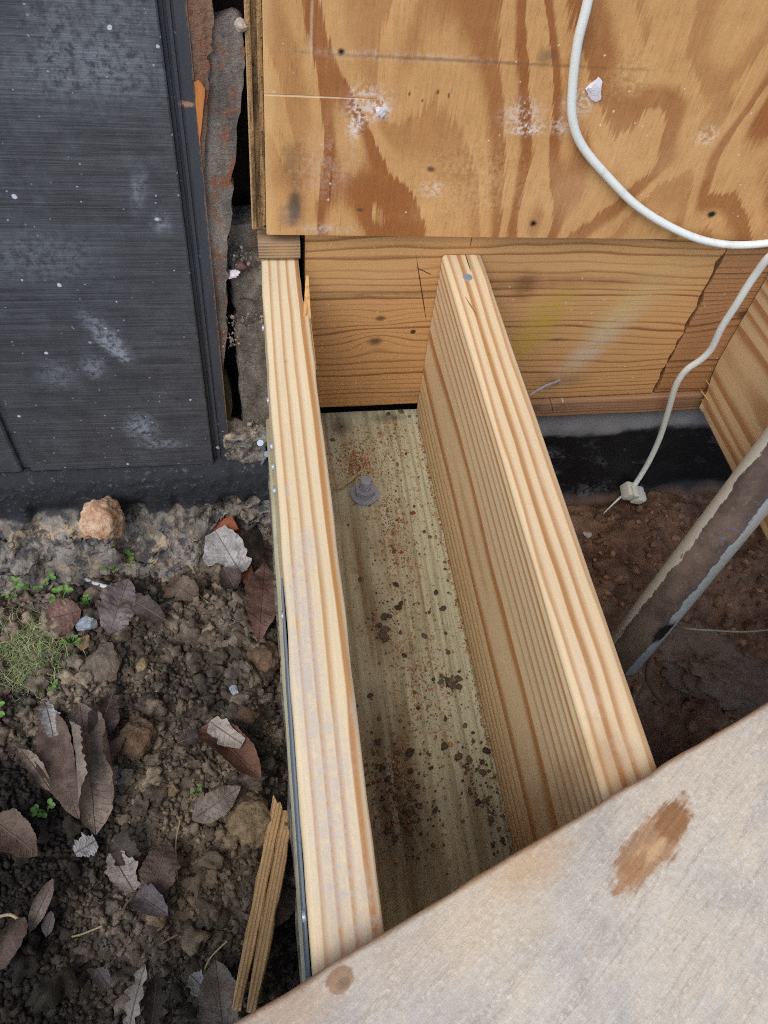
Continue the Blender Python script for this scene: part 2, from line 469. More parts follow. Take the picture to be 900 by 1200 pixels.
M_tar = concrete_mat('tarred_concrete', tar=True)
# rough footing under the siding: painted black above, bare aggregate below
prof = np.array([(.640, -.262), (.600, -.276), (.590, -.284), (.586, -.300), (.585, -.335), (.580, -.350), (.565, -.365), (.545, -.378), (.525, -.392), (.508, -.41), (.495, -.44), (.49, -.50)])
d = np.concatenate([[0], np.cumsum(np.linalg.norm(np.diff(prof, axis=0), axis=1))]); tt = np.linspace(0, d[-1], 92)
py_ = np.interp(tt, d, prof[:, 0]); pz_ = np.interp(tt, d, prof[:, 1])
fx = np.concatenate([np.linspace(-3, -.46, 10)[:-1], np.arange(-.46, .012, .0032)])
X_, T_ = np.meshgrid(fx, np.arange(92), indexing='ij')
Y_ = py_[T_]; Z_ = pz_[T_].copy()
P_ = np.stack([X_, Y_, Z_], -1)
bare = sstep(-.335, -.355, Z_)
step_in = sstep(-.10, -.06, X_) * sstep(-.33, -.36, Z_)            # footing is broken away by the joist
Y_ = Y_ + step_in * (.075 * sstep(-.34, -.42, Z_) + .02)
Y_ -= .012 * sstep(-.05, -.2, X_) * bare
Y_ += (.0018 + .009 * bare) * fbm(P_, 62, 4, 31, .6) + .006 * bare * fbm(P_, 16, 2, 33)
Z_ += (.001 + .008 * bare) * fbm(P_, 52, 4, 35, .6)
edge = sstep(.2, .6, fbm(P_ * np.array([1, 0, 0]), 30, 2, 37)) * sstep(-.31, -.345, Z_) * sstep(-.37, -.35, Z_)
Y_ += .012 * edge
foot = link('concrete_footing', mesh('concrete_footing', np.stack([X_, Y_, Z_], -1).reshape(-1, 3), gridf(len(fx), 92), True, 0), M_foot)
tag(foot, 'rough concrete footing painted black above bare crumbling aggregate, below dark siding', 'footing')

def box_mesh(name, lo, hi, nx=1, ny=1, nz=1, amp=0, freq=30, seed=0, bev=.0):
    bm = bmesh.new(); bmesh.ops.create_cube(bm, size=1.0)
    for v in bm.verts: v.co = Vector([(lo[i] + hi[i]) / 2 + v.co[i] * (hi[i] - lo[i]) for i in range(3)])
    if bev: bmesh.ops.bevel(bm, geom=list(bm.edges), offset=bev, segments=2, affect='EDGES', profile=.5)
    cuts = max(nx, ny, nz)
    if cuts > 1: bmesh.ops.subdivide_edges(bm, edges=list(bm.edges), cuts=cuts - 1, use_grid_fill=True)
    if amp:
        bm.normal_update()
        V = np.array([v.co[:] for v in bm.verts]); N = np.array([v.normal[:] for v in bm.verts])
        V = V + N * (amp * fbm(V, freq, 4, seed))[:, None]
        for v, c in zip(bm.verts, V): v.co = c
    bmesh.ops.recalc_face_normals(bm, faces=bm.faces)
    me = bpy.data.meshes.new(name); bm.to_mesh(me); bm.free(); me.shade_smooth(); me.set_sharp_from_angle(angle=math.radians(45))
    return me
# tarred house foundation seen through the pit
gx = np.linspace(.238, 1.9, 260); gz = np.linspace(-.75, -.236, 90)
X_, Z_ = np.meshgrid(gx, gz, indexing='ij'); P_ = np.stack([X_, X_ * 0, Z_], -1)
Yf = .624 + .0022 * fbm(P_, 40, 4, 51) + .004 * fbm(P_, 8, 2, 53) - .012 * sstep(-.405, -.42, Z_)
Vf = np.stack([X_, Yf, Z_], -1).reshape(-1, 3); nf = len(Vf)
Vb = Vf.copy(); Vb[:, 1] = .82
Ff = gridf(260, 90).tolist()
top = [(i * 90 + 89, (i + 1) * 90 + 89, nf + (i + 1) * 90 + 89, nf + i * 90 + 89) for i in range(259)]
lft = [(j, j + 1, nf + j + 1, nf + j) for j in range(89)]
tag(link('foundation_wall', mesh('foundation_wall', np.concatenate([Vf, Vb]), [f for f in Ff] + top + lft, True, 40), M_tar),
    'tar blackened concrete foundation wall below the brown rim boards', 'foundation')
# stub wall that carries the treated sill
tag(link('stub_foundation', box_mesh('stub_foundation', (.002, -.6, -.75), (.232, .60, -.2615), 24, 24, 24, .004, 30, 61), M_conc),
    'concrete stub foundation carrying the green treated sill', 'foundation')

# ------------------------------------------------------------------ dark box added behind the wall to keep sky light out of the gap
g = G('blocker_dark'); n = g.noise(g.mul(g.P, (30, 30, 3)), 1.0, 3.0)
M_blocker = g.done(g.mix(n, lin((40, 34, 28)), lin((62, 52, 44))), .9)
shell = link('light_blocker', box_mesh('light_blocker', (-3, .70, -.75), (3, .80, 2.6)), M_blocker)
tag(shell, 'dark box added to block sky light behind the gap between siding and plywood', 'light blocker')
shell2 = link('blocker_floor', box_mesh('blocker_floor', (-3, .645, -.60), (.236, .698, -.262), 6, 6, 6, .004, 40, 3), M_blocker, shell)  # added block closing the foot of the gap against light

# ------------------------------------------------------------------ dark grooved siding panel
a0 = hy(183, 0, YS); a1 = hy(250.6, 543, YS)
tilt = math.atan2(a0[0] - a1[0], a0[2] - a1[2])
SB = np.array([a1[0], YS, a1[2]])
def extrude_profile(name, pr, z0, z1, nz, bottom=True, sharp=30):
    """pr: (x, y) outline, counter-clockwise seen from above, extruded up z"""
    n = len(pr); zz = np.linspace(z0, z1, nz)
    V = np.zeros((nz, n, 3)); V[..., 0] = [p[0] for p in pr]; V[..., 1] = [p[1] for p in pr]; V[..., 2] = zz[:, None]
    Fc = []
    for i in range(nz - 1):
        for j in range(n):
            a = i * n + j; b = i * n + (j + 1) % n
            Fc.append((a, b, b + n, a + n))
    Fc.append(tuple(range(n))[::-1]); Fc.append(tuple(range((nz - 1) * n, nz * n)))
    me = mesh(name, V.reshape(-1, 3), Fc, True, 0)
    bm = bmesh.new(); bm.from_mesh(me); bmesh.ops.recalc_face_normals(bm, faces=bm.faces); bm.to_mesh(me); bm.free()
    me.shade_smooth(); me.set_sharp_from_angle(angle=math.radians(sharp)); return me
pr = [(-2.5, .0)]
for k in range(11, -1, -1):                       # 203 mm groove spacing
    gxk = -.2095 - .203 * k
    pr += [(gxk - .0075, 0), (gxk - .0055, .0015), (gxk - .005, .0058), (gxk + .004, .0062), (gxk + .0048, .0012), (gxk + .006, 0)]
pr += [(-.0012, 0), (0, .0012), (0, .015), (-2.5, .015)]
g = G('charcoal_siding'); x, y, z = g.xyz()
hs = g.noise(g.comb(x * 9.0, y * 9.0, z * 420.0), 1.0, 4.0, .65); hs2 = g.noise(g.comb(x * 26.0, y, z * 130.0), 1.0, 3.0, .6)
n1 = g.noise(g.P, 5.0, 4.0, .6); n2 = g.noise(g.P, 34.0, 5.0, .7)
c = g.mix(g.ss(.35, .7, hs * .6 + n2 * .4), lin((61, 62, 66)), lin((90, 92, 97)))
c = g.mix(g.ss(.5, .72, n1 * .5 + n2 * .5) * .35, c, lin((110, 115, 124)))
streak = g.ss(.64, .74, hs) * g.ss(.42, .62, n2) * .5
c = g.mix(streak, c, lin((128, 132, 140)))
SPOTS = []
def spx(px, py):
    p = hy(px, py, YS) - SB; ct, st = math.cos(tilt), math.sin(tilt)
    return p[0] * ct - p[2] * st, p[0] * st + p[2] * ct
for (px, py, ru, rv, am, ang) in [(125, 395, .012, .034, .55, .5), (133, 410, .006, .018, .6, .6), (165, 500, .020, .020, .5, 0), (190, 520, .03, .01, .35, 0), (68, 440, .02, .02, .25, 0),
                                  (110, 430, .012, .016, .4, 0), (190, 262, .009, .012, .4, 0), (162, 225, .007, .022, .3, -.2), (90, 85, .07, .028, .22, 0), (40, 300, .06, .03, .18, 0), (120, 20, .05, .05, .2, 0)]:
    u, v = spx(px, py)
    e = g.ell(x, z, u, v, ru, rv, n2, .9, .8, ang) * g.ss(.36, .60, g.noise(g.P, 150.0, 4.0, .7)) * am * 1.5
    c = g.mix(e, c, lin((150, 157, 167)))
jx = x + (n2 - .5) * .006; jz = z + (hs2 - .5) * .006; sv = g.comb(jx, 0.0, jz)
vd = g.vor(sv, 62.0); vcol = g.vor(sv, 62.0, 'F1', 'Color')
vr = g.xyz(vcol)
dot = g.ss(.10, .05, vd + (vr[1] - .5) * .08) * g.ss(.58, .70, vr[0])
vd2 = g.vor(sv, 150.0); vr2 = g.xyz(g.vor(sv, 150.0, 'F1', 'Color'))
dot2 = g.ss(.16, .08, vd2) * g.ss(.68, .8, vr2[0]) * .55
c = g.mix(g.math('MAXIMUM', dot, dot2), c, lin((196, 204, 214)))
M_sid = g.done(c, .5, hs * .9 + hs2 * .7 + dot * .4, .55, .0016, .4)
sid = link('siding_panel', extrude_profile('siding_panel', pr, 0, 1.6, 2), M_sid)
sid.location = SB; sid.rotation_euler = (0, tilt, 0)
tag(sid, 'charcoal painted grooved plywood siding panel spattered with white specks', 'siding')
lp = [(.0003, .0068), (.0030, .0068), (.0034, .0085), (.0052, .0085), (.0056, .0064), (.0082, .0062), (.0086, .0078), (.0102, .0078), (.0106, .0060), (.0185, .0058), (.0197, .0072), (.0197, .015), (.0003, .015)]
g = G('charcoal_lip'); n = g.noise(g.mul(g.P, (60, 60, 14)), 1.0, 4.0, .65); n3 = g.noise(g.P, 170.0, 4.0, .7); x, y, z = g.xyz()
c = g.mix(n, lin((50, 52, 57)), lin((80, 83, 90))); c = g.mix(g.ss(.66, .72, n3), c, lin((150, 156, 165)))
pk = hy(226, 126, YS) - SB
for (px, py, ru, rv) in [(219, 127, .006, .0022), (192, 118, .0022, .006)]:
    u, v = spx(px, py); c = g.mix(g.ell(x, z, u, v, ru, rv, n3, .9, .6), c, lin((160, 128, 104)))
# raw chewed outer edge
c = g.mix(g.ss(.0182, .0197, x + (n3 - .5) * .004), c, lin((150, 132, 118)))
link('shiplap_lip', extrude_profile('shiplap_lip', lp, .002, 1.6, 2), g.done(c, .5, n, .3, .001, .4), sid)

# ------------------------------------------------------------------ orange plywood sheathing
b0 = hy(312.5, 275, YP); b1 = hy(850, 281, YP)
ptilt = -math.atan2(b1[2] - b0[2], b1[0] - b0[0])
PB = np.array([b0[0], YP, b0[2]])
def ppx(px, py):
    p = hy(px, py, YP) - PB; ct, st = math.cos(ptilt), math.sin(ptilt)
    return p[0] * ct - p[2] * st, p[0] * st + p[2] * ct
g = G('rotary_plywood'); x, y, z = g.xyz()
q = g.comb(x * 6.5 + z * 1.6, 0.0, z * 3.2)
f1 = g.noise(q, 1.0, 2.0, .45, .6)
f2 = g.noise(g.comb(x * 30.0, 0.0, z * 9.0), 1.0, 3.0, .6)
teeth = g.noise(g.comb(x * 420.0, 0.0, z * 26.0), 1.0, 3.0, .6)
t = f1 * 9.5 + (f2 - .5) * .35 + (teeth - .5) * .42
fr = g.math('FRACT', t); cell = g.math('FLOOR', t); rv = g.white(cell)
late = g.ss(.30, .62, fr) * g.ss(1.0, .90, fr) * (.45 + rv * .7)
late = g.math('MINIMUM', late, 1.0)
n1 = g.noise(g.P, 6.0, 4.0, .6); n2 = g.noise(g.P, 60.0, 5.0, .7); n3 = g.noise(g.P, 260.0, 4.0, .7)
c = g.mix(late, lin((206, 158, 102)), lin((158, 101, 56)))
c = g.mix(g.ss(.5, .75, n1) * .35, c, lin((220, 182, 134)))
tick = g.ss(.60, .70, g.noise(g.comb(x * 700.0, 0.0, z * 60.0), 1.0, 2.0, .6))
c = g.mix(tick * .35, c, lin((120, 70, 36)))
tone = (teeth - .5) * .5 + (n2 - .5) * .4 + (n3 - .5) * .25 + (n1 - .5) * .3 + 1.0
c = g.mix(1.0, c, g.comb(tone, tone, tone), 'MULTIPLY')
# dried plaster smears, scuffs, water stains, nail holes (inner shade painted dark): marks with a place of their own
def smear(c, px, py, ru, rv, am, col, ang=0.0, brk=True):
    u, v = ppx(px, py); e = g.ell(x, z, u, v, ru, rv, n2, 1.0, .8, ang)
    if brk: e = g.math('MINIMUM', e * g.ss(.44, .57, n3 * .6 + n2 * .4) * 1.2, 1.0)
    return g.mix(e * am, c, lin(col))
for a in [(432, 122, .020, .016, .85, (226, 208, 198)), (416, 148, .006, .014, .9, (235, 225, 215)), (446, 130, .008, .008, .9, (235, 228, 222)), (612, 135, .020, .014, .8, (222, 202, 190)), (618, 152, .018, .005, .85, (232, 220, 210)),
          (676, 122, .014, .012, .8, (230, 214, 206)), (660, 148, .012, .008, .7, (222, 205, 196)), (828, 160, .011, .009, .75, (238, 214, 184)), (742, 88, .022, .018, .45, (226, 190, 130)), (505, 222, .012, .008, .7, (226, 205, 190)),
          (380, 268, .03, .006, .6, (205, 190, 175)), (470, 66, .085, .004, .5, (205, 188, 172)), (380, 195, .03, .03, .35, (205, 180, 165)), (560, 210, .05, .04, .25, (235, 200, 150))]:
    c = smear(c, *a)
for a in [(345, 240, .006, .020, .8, (72, 66, 62)), (342, 190, .007, .022, .65, (120, 84, 54)), (340, 255, .012, .012, .45, (120, 110, 100)), (640, 67, .010, .008, .55, (92, 76, 62)), (400, 61, .0028, .0028, 1, (28, 20, 14)), (625, 262, .0034, .0034, 1, (26, 20, 16)),
          (834, 251, .004, .0036, 1, (30, 22, 16)), (505, 198, .004, .003, .8, (60, 52, 46)), (422, 246, .004, .002, .7, (70, 56, 44)), (560, 72, .14, .0016, .6, (128, 96, 64)), (365, 30, .0012, .03, .5, (224, 196, 170)),
          (480, 110, .0015, .0022, .8, (70, 44, 26)), (495, 118, .0012, .002, .8, (70, 44, 26)), (513, 108, .0012, .002, .8, (70, 44, 26)), (526, 112, .001, .0024, .8, (70, 44, 26)), (387, 222, .0008, .016, .7, (96, 58, 32))]:
    c = smear(c, *a, brk=False)
uc, vc_ = ppx(360, 113)
crack = g.ell(x, z, uc, vc_, .052, .0008, n2, .35, .5)
c = g.mix(crack * .8, c, lin((235, 205, 165)))
c = g.mix(g.ss(.012, 0.0, x + (n2 - .5) * .02) * .45, c, lin((236, 196, 140)))     # sun-bleached edge
svp = g.comb(x + (n2 - .5) * .005, 0.0, z + (n3 - .5) * .005); spk = g.vor(svp, 130.0); spr = g.xyz(g.vor(svp, 130.0, 'F1', 'Color'))
c = g.mix(g.ss(.15, .07, spk) * g.ss(.8, .86, spr[0]) * .8, c, lin((236, 220, 204)))
M_ply = g.done(c, g.rng(.3, .7, n2, .42, .62), teeth * .4 + n3 * .3 + late * .4 - crack * 2.0, .35, .0012, .35)
g = G('plywood_edge'); x, y, z = g.xyz(); n = g.noise(g.mul(g.P, (220, 220, 30)), 1.0, 4.0, .7); n2 = g.noise(g.P, 130.0, 4.0, .7)
c = g.mix(g.ss(.35, .65, n), lin((92, 74, 54)), lin((170, 136, 92)))
c = g.mix(g.ss(-.0105, -.0125, x), c, lin((196, 158, 110)))
c = g.mix(g.ss(.58, .68, n2) * g.ss(-.011, -.006, x), c, lin((30, 25, 20)))
M_plye = g.done(c, .8, n + n2, .9, .003)
ply = link('wall_sheathing', extrude_profile('wall_sheathing', [(0, .001), (.001, 0), (1.4, 0), (1.4, .0135), (0, .0135)], 0, 1.3, 2), M_ply)
ply.location = PB; ply.rotation_euler = (0, ptilt, 0)
tag(ply, 'orange brown plywood wall sheathing with wavy grain and plaster smears', 'plywood')
lp = [(-.0125, .007), (-.0112, .0062), (-.0085, .0064), (-.0080, .010), (-.0045, .0105), (-.0040, .0066), (-.0004, .0062), (-.0004, .0135), (-.0125, .0135)]
link('shiplap_edge', extrude_profile('shiplap_edge', lp, .001, 1.3, 2), M_plye, ply)
u, v = ppx(697, 108)
dab = stone_mesh('plaster_dab', (.015, .006, .023), 5, .35); g = G('dry_plaster'); nn = g.noise(g.P, 200.0, 4.0, .7)
M_pls = g.done(g.mix(nn, lin((205, 198, 205)), lin((240, 236, 240))), .9, nn, .6)
o = link('plaster_dab', dab, M_pls, ply, (u, -.001, v)); o.rotation_euler = (0, -.5, 0)
u, v = ppx(446, 131); o = link('plaster_dab', stone_mesh('plaster_dab', (.009, .004, .009), 8, .4), M_pls, ply, (u, -.0005, v))

# ------------------------------------------------------------------ rim boards
ZR = -.206
def rim_extra(stains, cracks):
    def f(g, x, y, z, c, h):
        n1 = g.noise(g.P, 14.0, 4.0, .6); n2 = g.noise(g.P, 80.0, 5.0, .7); n3 = g.noise(g.P, 260.0, 4.0, .7)
        stv = g.noise(g.comb(x * 14.0, y, z * 190.0), 1.0, 3.0, .6)
        for (u, v, ru, rv, am, col, ang) in stains:
            e = g.ell(x, z, u, v, ru, rv, n1 * .5 + n2 * .5, 1.1, .9, ang) * am * g.ss(.3, .62, n2 * .5 + stv * .5) * 1.25
            c = g.mix(e, c, lin(col))
        for (u, v, ru, rv, ang) in cracks:
            e = g.ell(x, z, u, v, ru, rv, n2, .5, .4, ang); c = g.mix(e * .9, c, lin((32, 22, 15))); h = h - e * 2.0
        sv = g.comb(x + (n2 - .5) * .005, 0.0, z + (n3 - .5) * .005); sp = g.vor(sv, 120.0); sr = g.xyz(g.vor(sv, 120.0, 'F1', 'Color'))
        c = g.mix(g.ss(.15, .07, sp) * g.ss(.78, .86, sr[0]) * .8, c, lin((230, 205, 178)))
        c = g.mix(g.ss(.6, .8, n1) * .3, c, lin((190, 160, 130)))
        return c, h + n3 * .2
    return f
XR0, XR1 = .0475, .473
def rpx(px, py, ox=XR0):
    p = hy(px, py, YW); return p[0] - ox, p[2] - ZR
st = []
for (px, py, ru, rv, am, col, ang) in [(640, 375, .022, .055, .6, (190, 160, 60), -.3), (610, 400, .018, .06, .55, (196, 166, 72), -.15), (700, 400, .022, .075, .6, (206, 196, 176), -.45), (730, 360, .02, .06, .45, (206, 182, 110), -.4),
                                       (780, 330, .03, .06, .3, (214, 180, 120), -.4), (640, 330, .14, .010, .5, (128, 84, 54), 0), (615, 335, .014, .02, .55, (104, 66, 44), 0), (440, 345, .07, .006, .55, (100, 74, 52), 0),
                                       (660, 445, .03, .012, .5, (110, 86, 66), 0), (480, 462, .02, .010, .5, (96, 72, 52), 0), (430, 330, .06, .02, .25, (216, 176, 128), 0), (655, 398, .012, .0022, .9, (70, 62, 56), 0)]:
    u, v = rpx(px, py); st.append((u, v, ru, rv, am, col, ang))
ck = []
for (px, py, ru, rv, ang) in [(494, 340, .0006, .042, .25), (484, 389, .0032, .003, 0), (497, 318, .010, .0006, -.5), (552, 284, .0005, .006, 0), (812, 375, .0006, .012, .3)]:
    u, v = rpx(px, py); ck.append((u, v, ru, rv, ang))
kn = []
for (px, py, kr, ks) in [(446, 373, .009, -.006), (440, 400, .013, .011)]:
    u, v = rpx(px, py); kn.append((u, v, kr, ks))
M_rim = wood('old_rim_wood', (206, 160, 106), (136, 90, 54), (.16, .34), .0066, 'x', .014, kn, (70, 46, 30), .9, .16, rim_extra(st, ck), .6, 2.2, .3, lw=(.5, .93))
M_rim2 = wood('old_rim_wood_red', (182, 136, 94), (124, 84, 56), (.16, -.12), .0062, 'x', .007, [(.06, .12, .016, -.008)], (70, 46, 30), .9, .16, rim_extra([], []), .6, 2.2, .3, lw=(.5, .93))
def rough_end(side, amt, seed):
    def f(V):
        e = V[:, 0] > .0 if side > 0 else V[:, 0] < 0
        lim = np.abs(V[:, 0]).max(); k = sstep(lim - .02, lim, np.abs(V[:, 0])) * e
        V = V.copy(); V[:, 0] += side * k * amt * fbm(V * np.array([0, 1, 1]), 160, 3, seed); return V
    return f
def plank_x(name, x0, x1, yf, th, z0, z1, mat, nseg=60, seed=0, r=.0025, jag=None):
    """board with its grain along world x; local origin at (x0, yf, z0), local y into the wall"""
    me = board_mesh(name, x1 - x0, th, z1 - z0, r, nseg, 3, 22, .0006, None, seed)
    V = np.array([v.co[:] for v in me.vertices]); W = np.stack([V[:, 1], th / 2 + V[:, 0], V[:, 2]], -1)
    if jag:
        L = x1 - x0
        for s, amt in jag:
            k = sstep(L - .02, L, W[:, 0]) if s > 0 else sstep(.02, 0, W[:, 0])
            W[:, 0] += k * amt * fbm(W * np.array([0, 1, 1]), 130, 3, seed)
    for v, c in zip(me.vertices, W): v.co = c
    bm = bmesh.new(); bm.from_mesh(me); bmesh.ops.recalc_face_normals(bm, faces=bm.faces); bm.to_mesh(me); bm.free()
    me.shade_smooth(); me.set_sharp_from_angle(angle=math.radians(50))
    return link(name, me, mat, None, (x0, yf, z0))
rim = tag(plank_x('rim_board', XR0, XR1, YW, .038, ZR, .060, M_rim, 60, 3, jag=[(1, .0030)]), 'brown weathered rim board with knots and yellowish stains, behind the joists', 'rim board')
rim2 = tag(plank_x('rim_board', XR1 + .0045, 1.6, YW + .001, .038, ZR + .001, .058, M_rim2, 60, 9, jag=[(-1, .0030)]), 'reddish rim board past the butt joint, behind the white cable', 'rim board')
M_nail = None
g = G('galvanised'); n = g.noise(g.P, 400.0, 3.0, .6)
M_nail = g.done(g.mix(n, lin((150, 154, 160)), lin((196, 200, 206))), .38, n, .2, .0005, .6, .15)
g = G('blue_zinc'); n = g.noise(g.P, 600.0, 3.0, .6)
M_zinc = g.done(g.mix(n, lin((150, 166, 188)), lin((196, 208, 224))), .4, n, .2, .0005, .5, .5)
pA = np.array(hy(655, 446, YW)); pB = hy(622, 462, .575)
o = link('bent_nail', tube_mesh('bent_nail', smooth_path([pA + np.array([.004, .006, .002]), pA, (pA + pB) / 2 + np.array([0, 0, .002]), pB], 6) - np.array([XR0, YW, ZR]), .0016, 10), M_nail, rim)
# plate under the rim boards, right of the joists
M_plate = wood('brown_plate_wood', (158, 122, 92), (112, 80, 58), (.06, .09), .004, 'x', .004, (), (60, 40, 26), .8, .18, rim_extra([(.10, .016, .05, .01, .4, (80, 60, 46), 0), (.32, .01, .06, .008, .4, (90, 68, 52), 0)], [(.12, .02, .0006, .014, .4)]), .7)
tag(plank_x('wall_plate', .226, 1.6, .6125, .09, -.2345, ZR - .0015, M_plate, 60, 13), 'thin brown plate lying between the rim boards and the tarred foundation', 'plate')

# ------------------------------------------------------------------ joists
LJ = .90; Y0 = -.275
def jl(px, py, cxj, z=0.0): p = hz(px, py, z); return p[0] - cxj, p[1] - Y0
C1, C2, C3 = .0255, .2010, .5565
HJ = -ZS
dsp = []
for (px, py, ru, rv, am) in [(352, 700, .010, .05, .9), (360, 790, .012, .06, .9), (385, 900, .014, .05, .75), (395, 1010, .018, .06, .8), (360, 640, .008, .02, .8), (420, 830, .005, .012, .8), (420, 1060, .018, .03, .7), (336, 575, .003, .008, .8)]:
    u, v = jl(px, py, C1); dsp.append((u, v, ru, rv, am))
M_j1 = wood('fresh_pine_dusty', (236, 217, 178), (190, 137, 80), (.10, .105), .0056, 'y', .0026, (), lateness=1.0, extra=dusty(dsp, base=.25, gr=.4, col=(206, 198, 190)), fiber=.12, lenfreq=2.0, lw=(.32, .78))
dsp2 = []
for (px, py, ru, rv, am) in [(690, 800, .008, .03, .35), (735, 880, .014, .012, .4), (640, 560, .006, .012, .3)]:
    u, v = jl(px, py, C2); dsp2.append((u, v, ru, rv, am))
def j2x(g, x, y, z, c, h):
    c, h = dusty(dsp2, base=.16, gr=.35, col=(222, 208, 190))(g, x, y, z, c, h)
    n = g.noise(g.P, 60.0, 4.0, .7)
    u, v = jl(715, 885, C2); c = g.mix(g.ell(x, y, u, v, .016, .022, n, .8, .8) * .45, c, lin((165, 120, 75)))
    u, v = jl(551, 306, C2); c = g.mix(g.ell(x, y, u, v, .0007, .016, n, .6, .4) * g.ss(.2, .21, z), c, lin((70, 45, 28)))
    u, v = jl(556, 360, C2); c = g.mix(g.ell(x, y, u, v, .0007, .014, n, .8, .4, .2) * g.ss(.2, .21, z) * .8, c, lin((120, 78, 46)))
    return c, h
M_j2 = wood('fresh_pine', (232, 209, 168), (182, 130, 76), (.10, .100), .0062, 'y', .0022, (), lateness=.95, extra=j2x, fiber=.09, lenfreq=2.2, lw=(.32, .78))
M_j3 = wood('fresh_pine_band', (222, 192, 146), (182, 136, 90), (.09, .085), .0085, 'y', .004, (), lateness=1.05, extra=dusty([], base=.2), fiber=.12, lenfreq=2.0, lw=(.32, .78), phase=.3)

def j1_def(V):
    V = V.copy(); top = sstep(.16, .22, V[:, 2]); rt = sstep(.010, .019, V[:, 0])
    yy = V[:, 1] + Y0
    V[:, 0] -= .0032 * rt * top * sstep(.535, .56, yy) + .0012 * rt * top * sstep(.58, .6, yy)
    V[:, 0] += .0006 * fbm(V * np.array([0, 1, 0]), 25, 2, 5)
    return V
def joist(label, cxj, mat, y1, yaw=0.0, deform=None, seed=0):
    me = board_mesh('floor_joist', y1 - Y0, .0385, HJ - .0004, .0035, 120, 4, 10, .0005, deform, seed)
    o = link('floor_joist', me, mat, None, (cxj, Y0, ZS + .0004)); o.rotation_euler = (0, 0, yaw)
    return tag(o, label, 'joist', 'pale pine joists running out from the wall')
J1 = joist('outer pine joist with a split far corner, grey dust on top, alongside the bare soil', C1, M_j1, .634, 0, j1_def, 1)
J2 = joist('pine joist topped by a screw head, between green sill and dark pit', C2, M_j2, .6155, 0.003, None, 2)
def j3_def(V):
    V = V.copy(); L = .6155 - Y0
    e = sstep(L - .035, L, V[:, 1]) * sstep(.075, .0, V[:, 2])
    V[:, 1] -= e * (.010 + .012 * (fbm(V * np.array([1, 0, 1]), 90, 3, 8)))
    V[:, 0] += e * .003 * fbm(V, 120, 3, 9)
    return V
J3 = joist('pine joist with a chewed splintered end, behind the grey pipe', C3, M_j3, .6155, .0, j3_def, 3)

# splinter lifting off the outer joist's far corner
M_spl = wood('splinter_wood', (224, 178, 116), (196, 136, 76), (.02, .02), .003, 'y', .002)
def shard(name, pts, th, mat, parent, inv=None):
    """closed thin shard through 3-D points (polygon) with thickness th"""
    P = np.array(pts); c = P.mean(0); nrm = np.cross(P[1] - P[0], P[-1] - P[0]); nrm /= np.linalg.norm(nrm)
    n = len(P); V = np.concatenate([P + nrm * th / 2, P - nrm * th / 2])
    Fc = [tuple(range(n)), tuple(range(n, 2 * n))[::-1]] + [(i, i + n, (i + 1) % n + n, (i + 1) % n) for i in range(n)]
    if inv is not None: V = V - np.array(inv)
    return link(name, mesh(name, V, Fc, False), mat, parent)
o1 = (C1, Y0, ZS + .0004)
xr = .0440
shard('splinter', [(xr - .003, .512, -.006), (xr + .0006, .470, -.004), (xr + .0008, .53, -.003), (xr + .0022, .575, .010), (xr - .0005, .555, .004), (xr - .0034, .532, .0006)], .0024, M_spl, J1, o1)
for (px, py, zt) in [(309, 548, -.01), (311, 524, -.006), (325, 575, -.012), (331, 722, -.03), (360, 1073, -.012), (306, 470, -.05), (307, 385, -.02)]:
    d = ray(px, py); t = (.0048 - CAM[0]) / d[0] if abs(d[0]) > 1e-6 else 0
    yv = hz(px, py, zt)[1]
    hd_ = tube_mesh('nail_head', [(-.0028, yv - Y0, zt + HJ), (-.0012, yv - Y0, zt + HJ)], .0032, 12)
    V_ = np.array([v.co[:] for v in hd_.vertices]); V_[:, 0] += -.01925
    for v, c_ in zip(hd_.vertices, V_): v.co = c_
    link('nail_head', hd_, M_zinc, J1)
# blue-grey membrane wrapped down the outer face of the outer joist
g = G('membrane'); n = g.noise(g.mul(g.P, (40, 8, 40)), 1.0, 4.0, .6)
M_mem = g.done(g.mix(n, lin((108, 118, 130)), lin((140, 152, 164))), .85, n, .3, .001, .15)
mb = board_mesh('membrane', .56, .0016, .19, .0008, 60, 2, 6, .0008, None, 44)
mem = link('membrane_strip', mb, M_mem, None, (.0052, -.275, ZS + .004)); tag(mem, 'blue grey membrane strip against the outer face of the dusty joist', 'membrane')
# the screw in the second joist
p = hz(551, 325, .0006)
def disc_bolt(name, loc, r, h, n, mat, parent, inv):
    return link(name, tube_mesh(name, [np.array(loc) - np.array(inv), np.array(loc) + np.array([0, 0, h]) - np.array(inv)], r, n), mat, parent)
disc_bolt('screw_head', (p[0], p[1], -.001), .0044, .0022, 16, M_zinc, J2, (C2, Y0, ZS + .0004))
# splintered fibres on the third joist's end
for k in range(7):
    zz = ZS + .004 + .05 * random.random(); xx = C3 - .019 + .01 * random.random(); y_ = .592 + .016 * random.random()
    shard('splinter', [(xx, y_ - .012, zz), (xx - .001, y_ - .012, zz + .0022), (xx - .0035 + .003 * random.random(), y_ + .008 + .01 * random.random(), zz + .001 + .004 * (random.random() - .5))], .0009, M_spl, J3, (C3, Y0, ZS + .0004))
# weathered block end above the outer joist
M_blk = wood('grey_end_wood', (168, 140, 108), (112, 92, 72), (.0, -.02), .003, 'x', .004, (), extra=rim_extra([(.02, .01, .012, .008, .5, (190, 150, 96), 0)], []), rough=.8)
tag(plank_x('end_block', .0045, .0425, .609, .07, .0025, .0205, M_blk, 10, 3), 'small weathered wood block end between plywood corner and outer joist', 'block')

